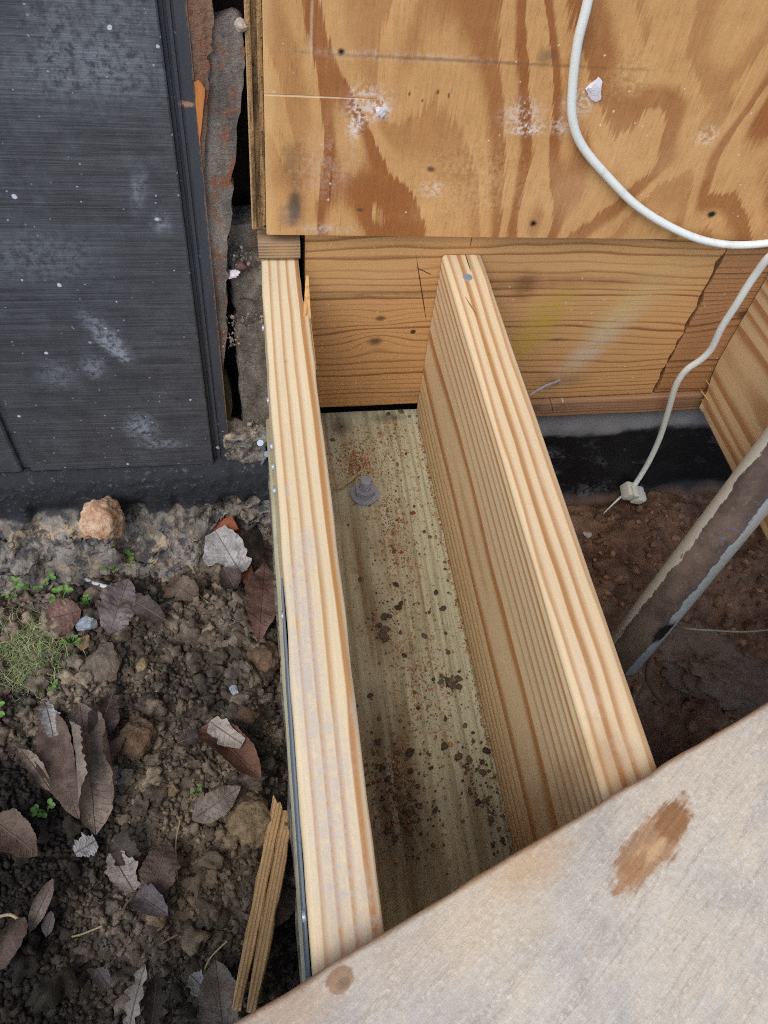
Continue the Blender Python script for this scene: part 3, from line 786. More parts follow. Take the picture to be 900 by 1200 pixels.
# ------------------------------------------------------------------ treated sill
def sillx(g, x, y, z, c, h):
    n1 = g.noise(g.P, 16.0, 5.0, .6); n2 = g.noise(g.P, 70.0, 5.0, .7); n3 = g.noise(g.P, 330.0, 4.0, .7)
    c = g.mix(g.ss(.5, .75, n1) * .35, c, lin((134, 108, 78)))
    for (px, py, ru, rv, am, col) in [(455, 880, .022, .06, .7, (88, 64, 44)), (470, 980, .03, .07, .75, (70, 50, 36)), (440, 720, .012, .05, .55, (104, 80, 54)), (560, 950, .02, .05, .45, (92, 74, 54)), (420, 660, .006, .07, .6, (128, 84, 48)),
                                      (398, 500, .012, .014, .7, (82, 72, 62)), (455, 490, .02, .008, .6, (70, 58, 46)), (520, 720, .01, .09, .3, (176, 180, 150))]:
        p_ = hz(px, py, ZS); c = g.mix(g.ell(x, y, p_[0] - .117, p_[1] + .3, ru, rv, n1 * .5 + n2 * .5, .8, .9) * am, c, lin(col))
    st_ = g.noise(g.comb(x * 170.0, y * 5.0, z * 20.0), 1.0, 3.0, .6); st2 = g.noise(g.comb(x * 60.0, y * 3.0 + 5.0, z * 20.0), 1.0, 3.0, .6)
    c = g.mix(g.ss(.5, .66, st_) * .38, c, lin((122, 110, 80)))
    c = g.mix(g.ss(.52, .68, st2) * .42, c, lin((132, 102, 70)))
    c = g.mix(g.ss(.5, .36, st_) * .35, c, lin((204, 204, 178)))
    c = g.mix(g.ss(.58, .70, n2) * .35, c, lin((92, 78, 60)))
    c = g.mix(g.ss(.62, .7, n3) * .4, c, lin((70, 58, 46)))
    return c, h + n3 * .3 + st_ * .6
M_sill = wood('treated_wood', (196, 194, 164), (156, 148, 112), (-.02, -.06), .0042, 'y', .005, (), lateness=.8, extra=sillx, rough=.7, lenfreq=2.4, bstr=.4)
sill = link('sill_plate', board_mesh('sill_plate', .9235, .230, .038, .003, 60, 10, 3, .0006, None, 8), M_sill, None, (.117, -.3, ZS - .038))
tag(sill, 'greenish pressure treated sill plate dusted with sawdust between two joists', 'sill plate')

# anchor bolt
bp = hz(427, 580, ZS)
bolt = tag(empty('anchor_bolt', (bp[0], bp[1], ZS)), 'galvanised anchor bolt with nut and washer on the green sill', 'bolt')
def ring_mesh(name, r0, r1, z0, z1, n, hexa=False):
    V = []; 
    for (r, z) in ((r0, z0), (r1, z0), (r1, z1), (r0, z1)):
        for k in range(n):
            a = 2 * math.pi * k / n; rr = r
            if hexa and r == r1: rr = r / max(abs(math.cos((a + math.pi / 6) % (math.pi / 3) - math.pi / 6)), .8)
            V.append((rr * math.cos(a), rr * math.sin(a), z))
    Fc = [(i * n + k, i * n + (k + 1) % n, ((i + 1) % 4) * n + (k + 1) % n, ((i + 1) % 4) * n + k) for i in range(4) for k in range(n)]
    return mesh(name, np.array(V), Fc, True, 35)
g = G('dull_zinc'); n = g.noise(g.P, 300.0, 4.0, .7); M_dz = g.done(g.mix(n, lin((128, 134, 146)), lin((176, 182, 194))), .4, n, .3, .0006, .6, .0)
wsh = link('washer', ring_mesh('washer', .0065, .0155, .0, .0028, 32), M_dz, bolt); wsh.rotation_euler = (.05, .04, 0); wsh.location = (0, 0, .0012)
link('nut', ring_mesh('nut', .0062, .0098, .0034, .0128, 48, True), M_dz, bolt)
# threaded stud
nt, per = 14, 20; V = []; Fc = []
rows = 60
for i in range(rows):
    z_ = .026 * i / (rows - 1)
    for k in range(per):
        a = 2 * math.pi * k / per
        r_ = .0060 - .0007 * abs(((z_ / .0016 + k / per) % 1) * 2 - 1)
        V.append((r_ * math.cos(a), r_ * math.sin(a), z_))
Fc = [(i * per + k, i * per + (k + 1) % per, (i + 1) * per + (k + 1) % per, (i + 1) * per + k) for i in range(rows - 1) for k in range(per)] + [tuple(range((rows - 1) * per, rows * per))]
link('stud', mesh('stud', np.array(V), Fc, True, 50), M_dz, bolt)

# sawdust and grit
g = G('sawdust'); t = g.attr('tint'); M_saw = g.done(g.mix(1.0, lin((208, 152, 102)), t, 'MULTIPLY'), .9)
pts = []
def sill_pts(n, px, py, sx, sy):
    n = int(n * 1.3)
    c0 = hz(px, py, ZS); return np.stack([rng.normal(c0[0], sx, n), rng.normal(c0[1], sy, n), np.full(n, ZS)], -1)
L1 = rng.uniform(0, 1, 600); e0 = np.array([.1805, .605]); e1 = np.array([.1795, .10])
pts.append(np.stack([.1805 - np.abs(rng.normal(0, .0024, 600)), .605 - L1 * .52, np.full(600, ZS)], -1))
for a in [(420, 545, .012, .013, 420), (460, 620, .010, .04, 360), (440, 520, .03, .03, 380), (470, 700, .02, .06, 260), (490, 800, .015, .03, 200), (500, 850, .02, .04, 260), (455, 930, .018, .03, 260), (520, 560, .015, .05, 240), (475, 478, .03, .006, 220), (480, 640, .04, .14, 420)]:
    pts.append(sill_pts(a[4], *a[:4]))
pts = np.concatenate(pts); pts = pts[(pts[:, 0] > .046) & (pts[:, 0] < .181) & (pts[:, 1] < .604)]
scatter('sawdust', pts, rng.gamma(2.5, .00038, len(pts)) + .0007, ICO1, 4, M_saw, 'scattered orange sawdust and fine grit on the green sill', 'sawdust', sink=.0, tint=(.3, 1.1), warm=.06)
g = G('pebble_grit'); oi = g.nt.nodes.new('ShaderNodeObjectInfo'); rnd = S(g, oi.outputs['Random']); n = g.noise(g.P, 240.0, 4.0, .7)
M_peb = g.done(g.mix(n, g.mix(rnd, lin((70, 60, 52)), lin((150, 134, 118))), lin((88, 74, 62))), .85, n, .6)
g = G('pebble_red'); n = g.noise(g.P, 240.0, 4.0, .7); M_pebr = g.done(g.mix(n, lin((126, 70, 42)), lin((166, 104, 68))), .8, n, .6)
g = G('pebble_pale'); n = g.noise(g.P, 240.0, 4.0, .7); M_pebp = g.done(g.mix(n, lin((166, 150, 136)), lin((206, 190, 176))), .8, n, .6)
PM = [stone_mesh('pebble', (1, .8, .6), 200 + k, .25, ICO2) for k in range(6)]
def pebble(px, py, s, kind=0, label=None, group=None, k=0):
    s = s * .78
    p_ = hz(px, py, ZS + s * .22 * .9); me = PM[k % 6]
    me2 = me.copy() if kind else me
    mat = (M_peb, M_pebr, M_pebp)[kind]
    if kind: me2.materials.clear()
    o = bpy.data.objects.new('pebble', me2); COL.objects.link(o)
    if len(me2.materials) == 0: me2.materials.append(mat)
    o.location = p_; o.scale = (s, s, s); o.rotation_euler = (0, 0, k * 1.3)
    return tag(o, label, 'pebble', group)
GP = 'small dark pebbles scattered on the sill'
k = 0
for (px, py, s) in [(467, 712, .010), (450, 722, .011), (456, 722, .008), (452, 748, .013), (497, 745, .009), (519, 713, .010), (511, 694, .008), (490, 707, .005), (422, 679, .007), (464, 685, .009), (470, 707, .009), (528, 801, .016), (537, 795, .010), (517, 800, .009),
                    (474, 768, .007), (525, 765, .007), (490, 830, .006), (434, 815, .008), (497, 623, .006), (504, 629, .006), (480, 882, .012), (443, 870, .009), (521, 875, .010), (550, 890, .010), (566, 905, .009), (545, 850, .007), (570, 880, .010), (455, 912, .008), (480, 935, .009), (505, 900, .006),
                    (560, 940, .008), (575, 960, .009), (510, 950, .007), (470, 960, .008), (408, 615, .005), (459, 640, .005), (390, 515, .008), (455, 485, .008), (470, 482, .010), (463, 490, .006), (400, 500, .006)]:
    if (px, py) in ((528, 801), (537, 795), (517, 800)): lb, gp = 'dark crumb of a three piece clump against the foot of the second joist', 'clump of dark crumbs by the second joist'
    elif py < 520: lb, gp = 'dark pebble at the back of the green sill by the rim board', 'dark pebbles at the back of the sill'
    elif py > 845: lb, gp = 'dark pebble on the dirt stained sill end near the loose plywood sheet', 'dark pebbles on the stained sill end'
    else: lb, gp = 'small dark pebble among sawdust midway along the green sill', GP
    pebble(px, py, s, 0, lb, gp, k); k += 1
for (px, py, s) in [(484, 601, .008), (462, 646, .008), (471, 647, .006), (520, 872, .007)]:
    pebble(px, py, s, 1, 'small rusty red crumb lying on the green sill', 'rusty red crumbs on the sill', k); k += 1
for (px, py, s) in [(431, 607, .008), (468, 553, .008)]:
    pebble(px, py, s, 2, 'small pale pebble near the anchor bolt on the sill', 'pale pebbles by the anchor bolt', k); k += 1
for q_, (px, py, s) in enumerate([(451, 738, .014), (449, 745, .015)]):
    pebble(px, py, s, 0, 'grey stone chip, one of two lying together mid sill', 'grey stone chips mid sill', q_ + 3)

g = G('sill_grit'); t = g.attr('tint'); M_grit = g.done(g.mix(1.0, lin((124, 98, 74)), t, 'MULTIPLY'), .9)
gp_ = np.concatenate([sill_pts(*a) for a in [(130, 455, 915, .014, .022), (80, 480, 955, .016, .02), (50, 550, 900, .010, .03), (60, 572, 945, .008, .03), (70, 474, 484, .014, .004), (30, 528, 800, .006, .006), (40, 452, 725, .010, .014), (60, 520, 700, .03, .10)]])
gp_ = gp_[(gp_[:, 0] > .047) & (gp_[:, 0] < .180) & (gp_[:, 1] < .612)]
scatter('sill_grit', gp_, rng.gamma(1.6, .0010, len(gp_)) + .0008, ICO1, 5, M_grit, 'loose brown dirt grit on the stained parts of the sill', 'grit', sink=.1, tint=(.35, 1.1))

# ------------------------------------------------------------------ plywood sheet in the foreground
e0 = hz(270, 1200, .0185); e1 = hz(900, 822, .0185)
ed = (e1 - e0) / np.linalg.norm(e1 - e0); en = np.array([ed[1], -ed[0], 0])          # en points toward the camera side
def shx(px, py):
    p_ = hz(px, py, .0185) - e0; return p_.dot(ed), p_.dot(en)
g = G('weathered_sheet'); x, y, z = g.xyz(); y = y * -1.0
u0, v0 = shx(722, 1050); u1, v1 = shx(808, 940); ga = math.atan2(v1 - v0, u1 - u0)
ca, sa = math.cos(ga), math.sin(ga)
al = x * ca + y * sa; ac = y * ca - x * sa
fb = g.noise(g.comb(al * 22.0, ac * 260.0, z * 30.0), 1.0, 5.0, .65, .8)
fb2 = g.noise(g.comb(al * 9.0, ac * 60.0, z * 30.0), 1.0, 4.0, .6, 1.2)
n1 = g.noise(g.P, 12.0, 5.0, .62, .5); n2 = g.noise(g.P, 70.0, 5.0, .7); n3 = g.noise(g.P, 330.0, 4.0, .75)
c = g.mix(g.ss(.36, .64, n1), lin((182, 176, 166)), lin((214, 204, 184)))
c = g.mix(g.ss(.5, .68, fb2) * .55, c, lin((226, 211, 184)))
c = g.mix(g.ss(.5, .66, g.noise(g.P, 17.0, 4.0, .6)) * .4, c, lin((184, 183, 178)))
c = g.mix(g.ss(.50, .64, fb) * .45, c, lin((158, 142, 124)))
c = g.mix(g.ss(.46, .36, fb) * .5, c, lin((226, 220, 208)))
c = g.mix(g.ss(.52, .64, n3 * .6 + fb * .4) * .45, c, lin((228, 224, 218)))
c = g.mix(g.ss(.60, .74, n2) * .3, c, lin((150, 132, 112)))
for (px, py, ru, rv, am, col, ang) in [(765, 990, .040, .0115, .85, (168, 126, 86), ga), (786, 964, .015, .009, .8, (150, 108, 70), ga), (768, 996, .012, .0035, .7, (206, 172, 128), ga), (750, 1002, .010, .003, .6, (200, 164, 120), ga), (738, 1024, .018, .0045, .7, (164, 124, 84), ga), (398, 1148, .0062, .0050, .9, (150, 112, 76), 0), (402, 1152, .003, .002, .7, (110, 76, 48), 0)]:
    u, v = shx(px, py); e = g.ell(x, y, u, v, ru, rv, n2 * .35 + fb * .35 + n1 * .3, 1.5, .25, ang); c = g.mix(e * am, c, g.mix(fb, lin(tuple(int(k_ * .8) for k_ in col)), lin(tuple(min(255, int(k_ * 1.2)) for k_ in col))))
for (px, py, ru, rv, am, col) in [(560, 1060, .05, .03, .35, (236, 212, 172)), (620, 1010, .03, .014, .5, (214, 176, 124)), (330, 1180, .02, .02, .4, (190, 150, 110)), (480, 1120, .05, .02, .3, (226, 206, 180))]:
    u, v = shx(px, py); c = g.mix(g.ell(x, y, u, v, ru, rv, n1 * .4 + n2 * .6, .9, .9) * am, c, lin(col))
tone = (fb - .5) * .45 + (n3 - .5) * .5 + (n2 - .5) * .3 + 1.0; c = g.mix(1.0, c, g.comb(tone, tone, tone), 'MULTIPLY')
edge_ = g.ss(.004, .0, y + (n2 - .5) * .004); c = g.mix(edge_ * .6, c, lin((170, 130, 86)))
M_sheet = g.done(c, .75, fb * .8 + n3 * .5, .5, .0015, .25)
nx_, ny_ = 130, 12
xs_ = np.linspace(-.75, .95, nx_); wv = .0006 * fbm(p3(xs_, xs_ * 0), 60, 3, 71) + .0002 * fbm(p3(xs_, xs_ * 0), 14, 2, 72)
prs = [(.0, .0), (.0, .004), (.0003, .010), (0, .0155), (.0012, .0178), (.003, .0185), (.05, .0185), (.2, .0185), (.5, .0185), (.62, .0185), (.62, .0)]
V = np.zeros((nx_, len(prs), 3))
for j, (yy_, zz_) in enumerate(prs):
    V[:, j, 0] = xs_; V[:, j, 1] = -(yy_ + (wv if yy_ < .01 else 0)); V[:, j, 2] = zz_
n_ = len(prs); Fc = [(i * n_ + j, i * n_ + (j + 1) % n_, (i + 1) * n_ + (j + 1) % n_, (i + 1) * n_ + j) for i in range(nx_ - 1) for j in range(n_)] + [tuple(range(n_)), tuple(range((nx_ - 1) * n_, nx_ * n_))[::-1]]
me = mesh('plywood_sheet', V.reshape(-1, 3), Fc, True, 45)
bm = bmesh.new(); bm.from_mesh(me); bmesh.ops.recalc_face_normals(bm, faces=bm.faces); bm.to_mesh(me); bm.free(); me.shade_smooth(); me.set_sharp_from_angle(angle=math.radians(45))
ez = np.array([0, 0, 1.0])
# local: x along the edge, -y toward the camera, z up
sheet = link('plywood_sheet', me, M_sheet); sheet.matrix_world = frame((e0[0], e0[1], .0006), ed, -en, ez)
tag(sheet, 'loose pale weathered plywood sheet lying slantwise across the joist tops', 'plywood sheet')

# ------------------------------------------------------------------ rotten boards in the gap beside the siding
def px_prism(name, poly, yf, th, mat, jit=.0006, sub=6, seed=0, base_z=None):
    """outline traced on the wall plane y = yf, given a real thickness behind it"""
    P = [hy(a, b, yf) for a, b in poly]; Q = []
    for i in range(len(P)):
        a, b = P[i], P[(i + 1) % len(P)]
        for k in range(sub):
            t = k / sub; q = a + (b - a) * t
            if k: q = q + np.array([1, 0, .3]) * jit * fbm((q * np.array([1, 1, 1]))[None], 220, 3, seed)[0] * 3
            Q.append(q)
    Q = np.array(Q); o_ = Q.mean(0); o_[2] = Q[:, 2].min(); n = len(Q)
    F_ = Q - o_; B_ = F_ + np.array([0, th, 0])
    Fc = [tuple(range(n)), tuple(range(n, 2 * n))[::-1]] + [(i, i + n, (i + 1) % n + n, (i + 1) % n) for i in range(n)]
    me = mesh(name, np.concatenate([F_, B_]), Fc, False)
    bm = bmesh.new(); bm.from_mesh(me); bmesh.ops.recalc_face_normals(bm, faces=bm.faces); bm.to_mesh(me); bm.free()
    return link(name, me, mat, None, tuple(o_))
def rot_mat(name, c0, c1, rust, rust_thr=.6, seed=0.0, dust=.4):
    g = G(name); x, y, z = g.xyz()
    n1 = g.noise(g.comb(x * 60.0 + seed, y * 60.0, z * 16.0), 1.0, 5.0, .65); n2 = g.noise(g.P, 220.0, 5.0, .75); n3 = g.noise(g.P, 38.0, 4.0, .6)
    c = g.mix(g.ss(.3, .7, n1), lin(c0), lin(c1))
    c = g.mix(g.ss(rust_thr - .08, rust_thr + .08, n3), c, lin(rust))
    c = g.mix(g.ss(.58, .70, n2) * dust, c, lin((178, 168, 158)))
    c = g.mix(g.ss(.45, .32, n2) * .5, c, lin((36, 30, 27)))
    return g.done(c, .9, n2 * .8 + n1 * .7, .9, .004, .2)
M_ra = rot_mat('rusty_board', (104, 80, 66), (146, 116, 94), (156, 90, 62), .58)
M_rb = rot_mat('felted_board', (96, 90, 85), (146, 136, 126), (140, 92, 66), .58, 3.0, .6)
M_rc = rot_mat('mortar_block', (98, 92, 84), (136, 128, 118), (106, 94, 82), .62, 6.0, .4)
M_rd = rot_mat('olive_board', (70, 66, 50), (96, 90, 68), (84, 70, 50), .6, 9.0, .25)
tag(px_prism('rotten_board', [(205, -40), (252, -40), (251, 20), (249, 48), (245, 72), (244, 110), (240, 170), (236, 240), (225, 240)], .6085, .010, M_ra, .0008, 6, 1), 'rusty brown rotten board edge next to the dark siding lip', 'board')
fb_ = tag(px_prism('felted_board', [(232, 40), (249, 24), (272, 17), (286, 32), (289, 58), (283, 110), (277, 170), (272, 230), (267, 290), (265, 330), (266, 395), (262, 440), (255, 440), (248, 330), (242, 250), (234, 150)], .6125, .012, M_rb, .0009, 6, 2),
    'grey felt faced tapering board with rust stains leaning in the wall gap', 'board')
g = G('torn_orange'); n = g.noise(g.mul(g.P, (300, 300, 30)), 1.0, 3.0); M_or = g.done(g.mix(n, lin((166, 96, 48)), lin((222, 152, 86))), .7, n, .6)
spw = hy(232, 95, .613); 
sp_ = px_prism('torn_splinter', [(227, 97), (233, 95), (240, 104), (238, 130), (235, 158), (234, 174), (231, 150), (229, 120)], .6065, .0018, M_or, .0003, 3, 3)
tag(sp_, 'bright orange torn wood splinter on the rusty board', 'splinter')
tag(px_prism('dark_block', [(266, 264), (304, 262), (306, 302), (268, 304)], .640, .03, M_rb, .0008, 6, 5), 'dark shadowed block inside the wall gap above the mortar block', 'block')
def rough_block(name, px0, py0, px1, py1, yf, depth, mat, seed, amp=.003):
    a = hy(px0, py0, yf); b = hy(px1, py1, yf); o_ = np.array([(a[0] + b[0]) / 2, yf, min(a[2], b[2])])
    w_ = abs(b[0] - a[0]); h_ = abs(b[2] - a[2])
    me = box_mesh(name, (-w_ / 2, 0, 0), (w_ / 2, depth, h_), 14, 14, 14, amp, 70, seed, .004)
    return link(name, me, mat, None, tuple(o_))
tag(rough_block('mortar_block', 268, 305, 322, 384, .624, .06, M_rc, 3, .004), 'crumbling upper mortar block in the gap, carrying a brown pebble', 'block')
tag(rough_block('mortar_block', 274, 380, 330, 516, .618, .07, M_rc, 7, .003), 'grey lower mortar block between siding lip and outer joist', 'block')
tag(px_prism('olive_board', [(252, 440), (266, 440), (272, 470), (272, 500), (264, 500)], .626, .01, M_rd, .0006, 5, 9), 'olive brown board strip behind the siding lip foot', 'board')
tag(rough_block('concrete_rubble', 262, 512, 316, 546, .603, .03, M_conc, 23, .006), 'pale concrete rubble at the foot of the siding lip', 'rubble')
ICO5 = ico(5)
def lump_mesh(name, size, seed, amp=.3):
    V, Fa = ICO5; V = V * np.clip(1 + amp * fbm(V, 1.3, 6, seed, .58), .3, 2)[:, None] * np.array(size) / 2
    return mesh(name, V, Fa, True, 0)
def stone_at(name, P, size, mat, seed, label, cat, rot=(0, 0, 0), rough=.25, group=None):
    me = lump_mesh(name, size, seed, rough * 1.15) if max(size) > .038 and cat != 'pebble' and 'flat' not in label else stone_mesh(name, size, seed, rough); o = link(name, me, mat, None, tuple(P)); o.rotation_euler = rot
    return tag(o, label, cat, group)
g = G('brown_pebble'); n = g.noise(g.P, 200.0, 3.0, .6); M_bp = g.done(g.mix(n, lin((86, 62, 54)), lin((112, 84, 74))), .7, n, .3)
p = hy(283, 312, .620); stone_at('pebble', p, (.013, .011, .012), M_bp, 31, 'round brown pebble on top of the mortar block', 'pebble', rough=.06)
p = hy(273, 321, .618); stone_at('plaster_crumb', p, (.012, .008, .008), M_pls, 33, 'white plaster crumb beside the round brown pebble', 'crumb', rough=.4)
for i, (px, py, s) in enumerate([(282, 30, .010)]):
    p = hy(px, py, .608); stone_at('plaster_crumb', p, (s, s * .8, s), M_pebp, 40 + i, 'pale stone crumb stuck at the top of the felted board', 'crumb', rough=.2)
# crumbs on the ledge and rubble at its foot
ptsx = []
for (px, py, sx, n, yv) in [(288, 378, .012, 70, .614), (272, 400, .004, 40, .612), (290, 526, .012, 30, .600), (278, 534, .010, 16, .597), (300, 500, .004, 30, .612), (270, 520, .004, 30, .61), (280, 304, .01, 30, .620)]:
    c0 = hy(px, py, yv); ptsx.append(np.stack([rng.normal(c0[0], sx * 1.1, n), rng.normal(yv + .002, .003, n), rng.normal(c0[2], .006, n)], -1))
ptsx = np.concatenate(ptsx)
g = G('mortar_crumbs'); t = g.attr('tint'); n = g.noise(g.P, 300.0, 3.0); M_mc = g.done(g.mix(1.0, g.mix(n, lin((140, 128, 114)), lin((176, 164, 148))), t, 'MULTIPLY'), .9, n, .5)
scatter('mortar_crumbs', ptsx, rng.gamma(1.6, .0013, len(ptsx)) + .0008, ICO1, 6, M_mc, 'loose grey mortar crumbs lodged along the wall gap', 'crumbs', sink=.3, tint=(.35, 1.0), rough=.5)
# two screws left standing by the joist foot
for (px, py, qx, qy, nm) in [(305, 519, 311, 530, 0), (313, 532, 306, 545, 1)]:
    a = hy(px, py, .585); b = hy(qx, qy, .600); o_ = (a + b) / 2
    s_ = tag(empty('screw', tuple(o_)), ['pale screw with its head up, near the foot of the dark siding', 'pale screw leaning against the outer joist near the siding foot'][nm], 'screw')
    dvec = (b - a) / np.linalg.norm(b - a)
    link('head', tube_mesh('head', [a - o_, a + dvec * .0016 - o_], .0038, 14), M_zinc, s_)
    link('shank', tube_mesh('shank', [a + dvec * .0016 - o_, b + dvec * .004 - o_], .0016, 10), M_zinc, s_)

# ------------------------------------------------------------------ pipe
pa = hd(750, 742, .92); pb = hd(958, 478, .70)
ax = (pb - pa) / np.linalg.norm(pb - pa); pb = pb + ax * .10; pa = pa - ax * .05
Lp = np.linalg.norm(pb - pa)
g = G('painted_pipe'); x, y, z = g.xyz()
ang = g.math('ARCTAN2', y * -1.0, x)          # around the pipe
n1 = g.noise(g.comb(x * 18.0, y * 18.0, z * 14.0), 1.0, 5.0, .65); n2 = g.noise(g.comb(x * 150.0, y * 150.0, z * 60.0), 1.0, 5.0, .7); n3 = g.noise(g.P, 300.0, 4.0, .7)
PIPE = dict(g=g, ang=ang, n1=n1, n2=n2, n3=n3, z=z)
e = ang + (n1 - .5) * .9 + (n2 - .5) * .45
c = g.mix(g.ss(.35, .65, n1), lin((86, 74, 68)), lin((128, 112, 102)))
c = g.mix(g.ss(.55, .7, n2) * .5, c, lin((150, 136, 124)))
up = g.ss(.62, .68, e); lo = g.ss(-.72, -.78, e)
grn = g.ell(ang, z, -.2, .05, .6, .03, n1, .7, .8); c = g.mix(grn * .35, c, lin((104, 108, 60)))
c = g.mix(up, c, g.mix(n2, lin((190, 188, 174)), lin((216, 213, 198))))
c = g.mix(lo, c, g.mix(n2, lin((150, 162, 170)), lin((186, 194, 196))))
ln = g.ss(.06, .0, g.math('ABSOLUTE', e + .66)) * g.ss(.08, .14, z); c = g.mix(ln * .6, c, lin((66, 92, 124)))
blk = g.ell(ang, z, -.85, .085, .35, .022, n2, .8, .4); c = g.mix(blk, c, lin((26, 27, 30)))
scr = g.ss(.62, .70, g.noise(g.comb(x * 60.0, y * 60.0, z * 320.0), 1.0, 3.0, .6)) * g.ell(ang, z, -.35, .26, .5, .05, n1, .5, .8); c = g.mix(scr * .8, c, lin((92, 130, 176)))
dirtm = g.ss(.10, .0, z + (n1 - .5) * .08); c = g.mix(dirtm * .6, c, lin((78, 58, 46)))
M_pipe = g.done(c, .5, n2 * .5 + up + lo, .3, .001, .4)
zax = ax; view = CAM - (pa + pb) / 2; view = view - view.dot(zax) * zax; view /= np.linalg.norm(view)   # local +x faces the open side above the pit
yax = np.cross(zax, view)
R1 = .0252; ring = 40; V = []; hts = np.linspace(0, Lp, 40)
for h_ in hts:
    for k in range(ring): V.append((R1 * math.cos(2 * math.pi * k / ring), R1 * math.sin(2 * math.pi * k / ring), h_))
for k in range(ring): V.append((.0215 * math.cos(2 * math.pi * k / ring), .0215 * math.sin(2 * math.pi * k / ring), 0))
for k in range(ring): V.append((.0215 * math.cos(2 * math.pi * k / ring), .0215 * math.sin(2 * math.pi * k / ring), Lp))
nr = 40; Fc = [(i * ring + k, i * ring + (k + 1) % ring, (i + 1) * ring + (k + 1) % ring, (i + 1) * ring + k) for i in range(nr - 1) for k in range(ring)]
Fc += [(k, nr * ring + k, nr * ring + (k + 1) % ring, (k + 1) % ring) for k in range(ring)]
Fc += [((nr - 1) * ring + k, (nr - 1) * ring + (k + 1) % ring, (nr + 1) * ring + (k + 1) % ring, (nr + 1) * ring + k) for k in range(ring)]
Fc += [(nr * ring + k, (nr + 1) * ring + k, (nr + 1) * ring + (k + 1) % ring, nr * ring + (k + 1) % ring) for k in range(ring)]
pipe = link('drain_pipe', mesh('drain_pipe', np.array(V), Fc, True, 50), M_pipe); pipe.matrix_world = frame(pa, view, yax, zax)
tag(pipe, 'slanting grey brown pipe with peeling pale paint rising out of the pit', 'pipe')

# ------------------------------------------------------------------ white cable
g = G('white_pvc'); n = g.noise(g.P, 60.0, 4.0, .6); n2 = g.noise(g.P, 400.0, 3.0, .6)
M_cab = g.done(g.mix(g.ss(.55, .75, n) * .4, lin((234, 240, 234)), lin((190, 190, 178))), .38, n2, .1, .0004, .45)
cp = []
for (px, py, yv) in [(697, -60, .590), (689, 0, .590), (677, 50, .592), (671, 100, .594), (671, 140, .595), (683, 172, .596), (712, 207, .596), (745, 240, .595), (782, 264, .594), (822, 281, .592), (860, 287, .590), (905, 284, .585)]: cp.append(hy(px, py, yv))
cp += [hy(950, 272, .575), hy(985, 262, .56), hy(1000, 268, .545), hy(985, 280, .535), hy(945, 288, .535)]
for (px, py, yv) in [(908, 296, .54), (885, 322, .55), (862, 358, .558), (845, 385, .565), (834, 408, .57), (822, 421, .574), (804, 434, .58), (792, 452, .585), (783, 482, .592), (772, 516, .600), (757, 547, .606), (740, 574, .608)]: cp.append(hy(px, py, yv))
cab = link('coax_cable', tube_mesh('coax_cable', smooth_path(cp, 8), .0037, 14), M_cab); tag(cab, 'looping white cable hanging over plywood and rim board into the pit', 'cable')
pe = hy(740, 574, .608)
thin = tube_mesh('bare_conductor', smooth_path([pe, hy(728, 582, .606), hy(716, 593, .603), hy(706, 603, .600)], 6), .0024, 10, True, np.linspace(1, .25, 19))
link('bare_conductor', thin, M_cab, cab)
cl = bmesh.new()
for (lo_, hi_) in [((-.0085, -.006, -.004), (.0005, .005, .0045)), ((.0005, -.0068, -.0055), (.0095, .005, .0015)), ((.0095, -.005, -.0042), (.0118, .002, .0002)), ((-.0062, -.0075, .0042), (-.001, .002, .0066))]:
    r_ = bmesh.ops.create_cube(cl, size=1.0)
    for v in r_['verts']: v.co = Vector([(lo_[i] + hi_[i]) / 2 + v.co[i] * (hi_[i] - lo_[i]) for i in range(3)])
bmesh.ops.bevel(cl, geom=list(cl.edges), offset=.0009, segments=2, affect='EDGES', profile=.5)
me = bpy.data.meshes.new('cable_clip'); cl.to_mesh(me); cl.free(); me.shade_smooth(); me.set_sharp_from_angle(angle=math.radians(40))
g = G('clip_plastic'); M_clip = g.done(lin((206, 204, 190)), .45)
o = link('cable_clip', me, M_clip, cab); o.location = tuple(pe + np.array([.001, -.004, .001])); o.rotation_euler = (0.2, .35, 0); o.scale = (2.0, 2.0, 2.0)

# thin wire and root in the pit
g = G('wire_grey'); M_wire = g.done(lin((150, 146, 136)), .5)
wp = [soil_hit(774, 733) + np.array([0, 0, .006]), hd(800, 736, .99), hd(840, 739, .98), hd(880, 740, .97), hd(930, 734, .95), hd(990, 730, .93)]
tag(link('thin_wire', tube_mesh('thin_wire', smooth_path(wp, 8), .0013, 8), M_wire), 'thin grey wire crossing behind the pipe in the pit', 'wire')
g = G('root_bark'); n = g.noise(g.P, 200.0, 3.0); M_root = g.done(g.mix(n, lin((58, 46, 38)), lin((98, 82, 68))), .9, n, .5)
wp = [hd(774, 742, 1.0), hd(766, 756, 1.0), hd(760, 775, 1.005), hd(758, 795, 1.01), hd(766, 812, 1.015), hd(776, 823, 1.02)]
tag(link('hanging_root', tube_mesh('hanging_root', smooth_path(wp, 8), .0022, 8), M_root), 'thin curved root hanging below the pipe end', 'root')
g = G('pit_rock'); n = g.noise(g.P, 40.0, 5.0, .65); n2 = g.noise(g.P, 160.0, 4.0, .7)
M_prock = g.done(g.mix(n, lin((84, 68, 56)), lin((128, 112, 98))), .85, n + n2, .7, .004)
p = soil_hit(818, 795); stone_at('pit_rock', p + np.array([.015, .01, .012]), (.16, .09, .065), M_prock, 79, 'large grey rock ledge sunk in the pit below the pipe', 'rock', (.1, .1, -.5), .38)
p = soil_hit(688, 628); stone_at('pit_pebble', p + np.array([0, 0, .004]), (.016, .012, .010), M_pebp, 78, 'pale pebble on the pit earth beside the second joist', 'pebble', rough=.2)

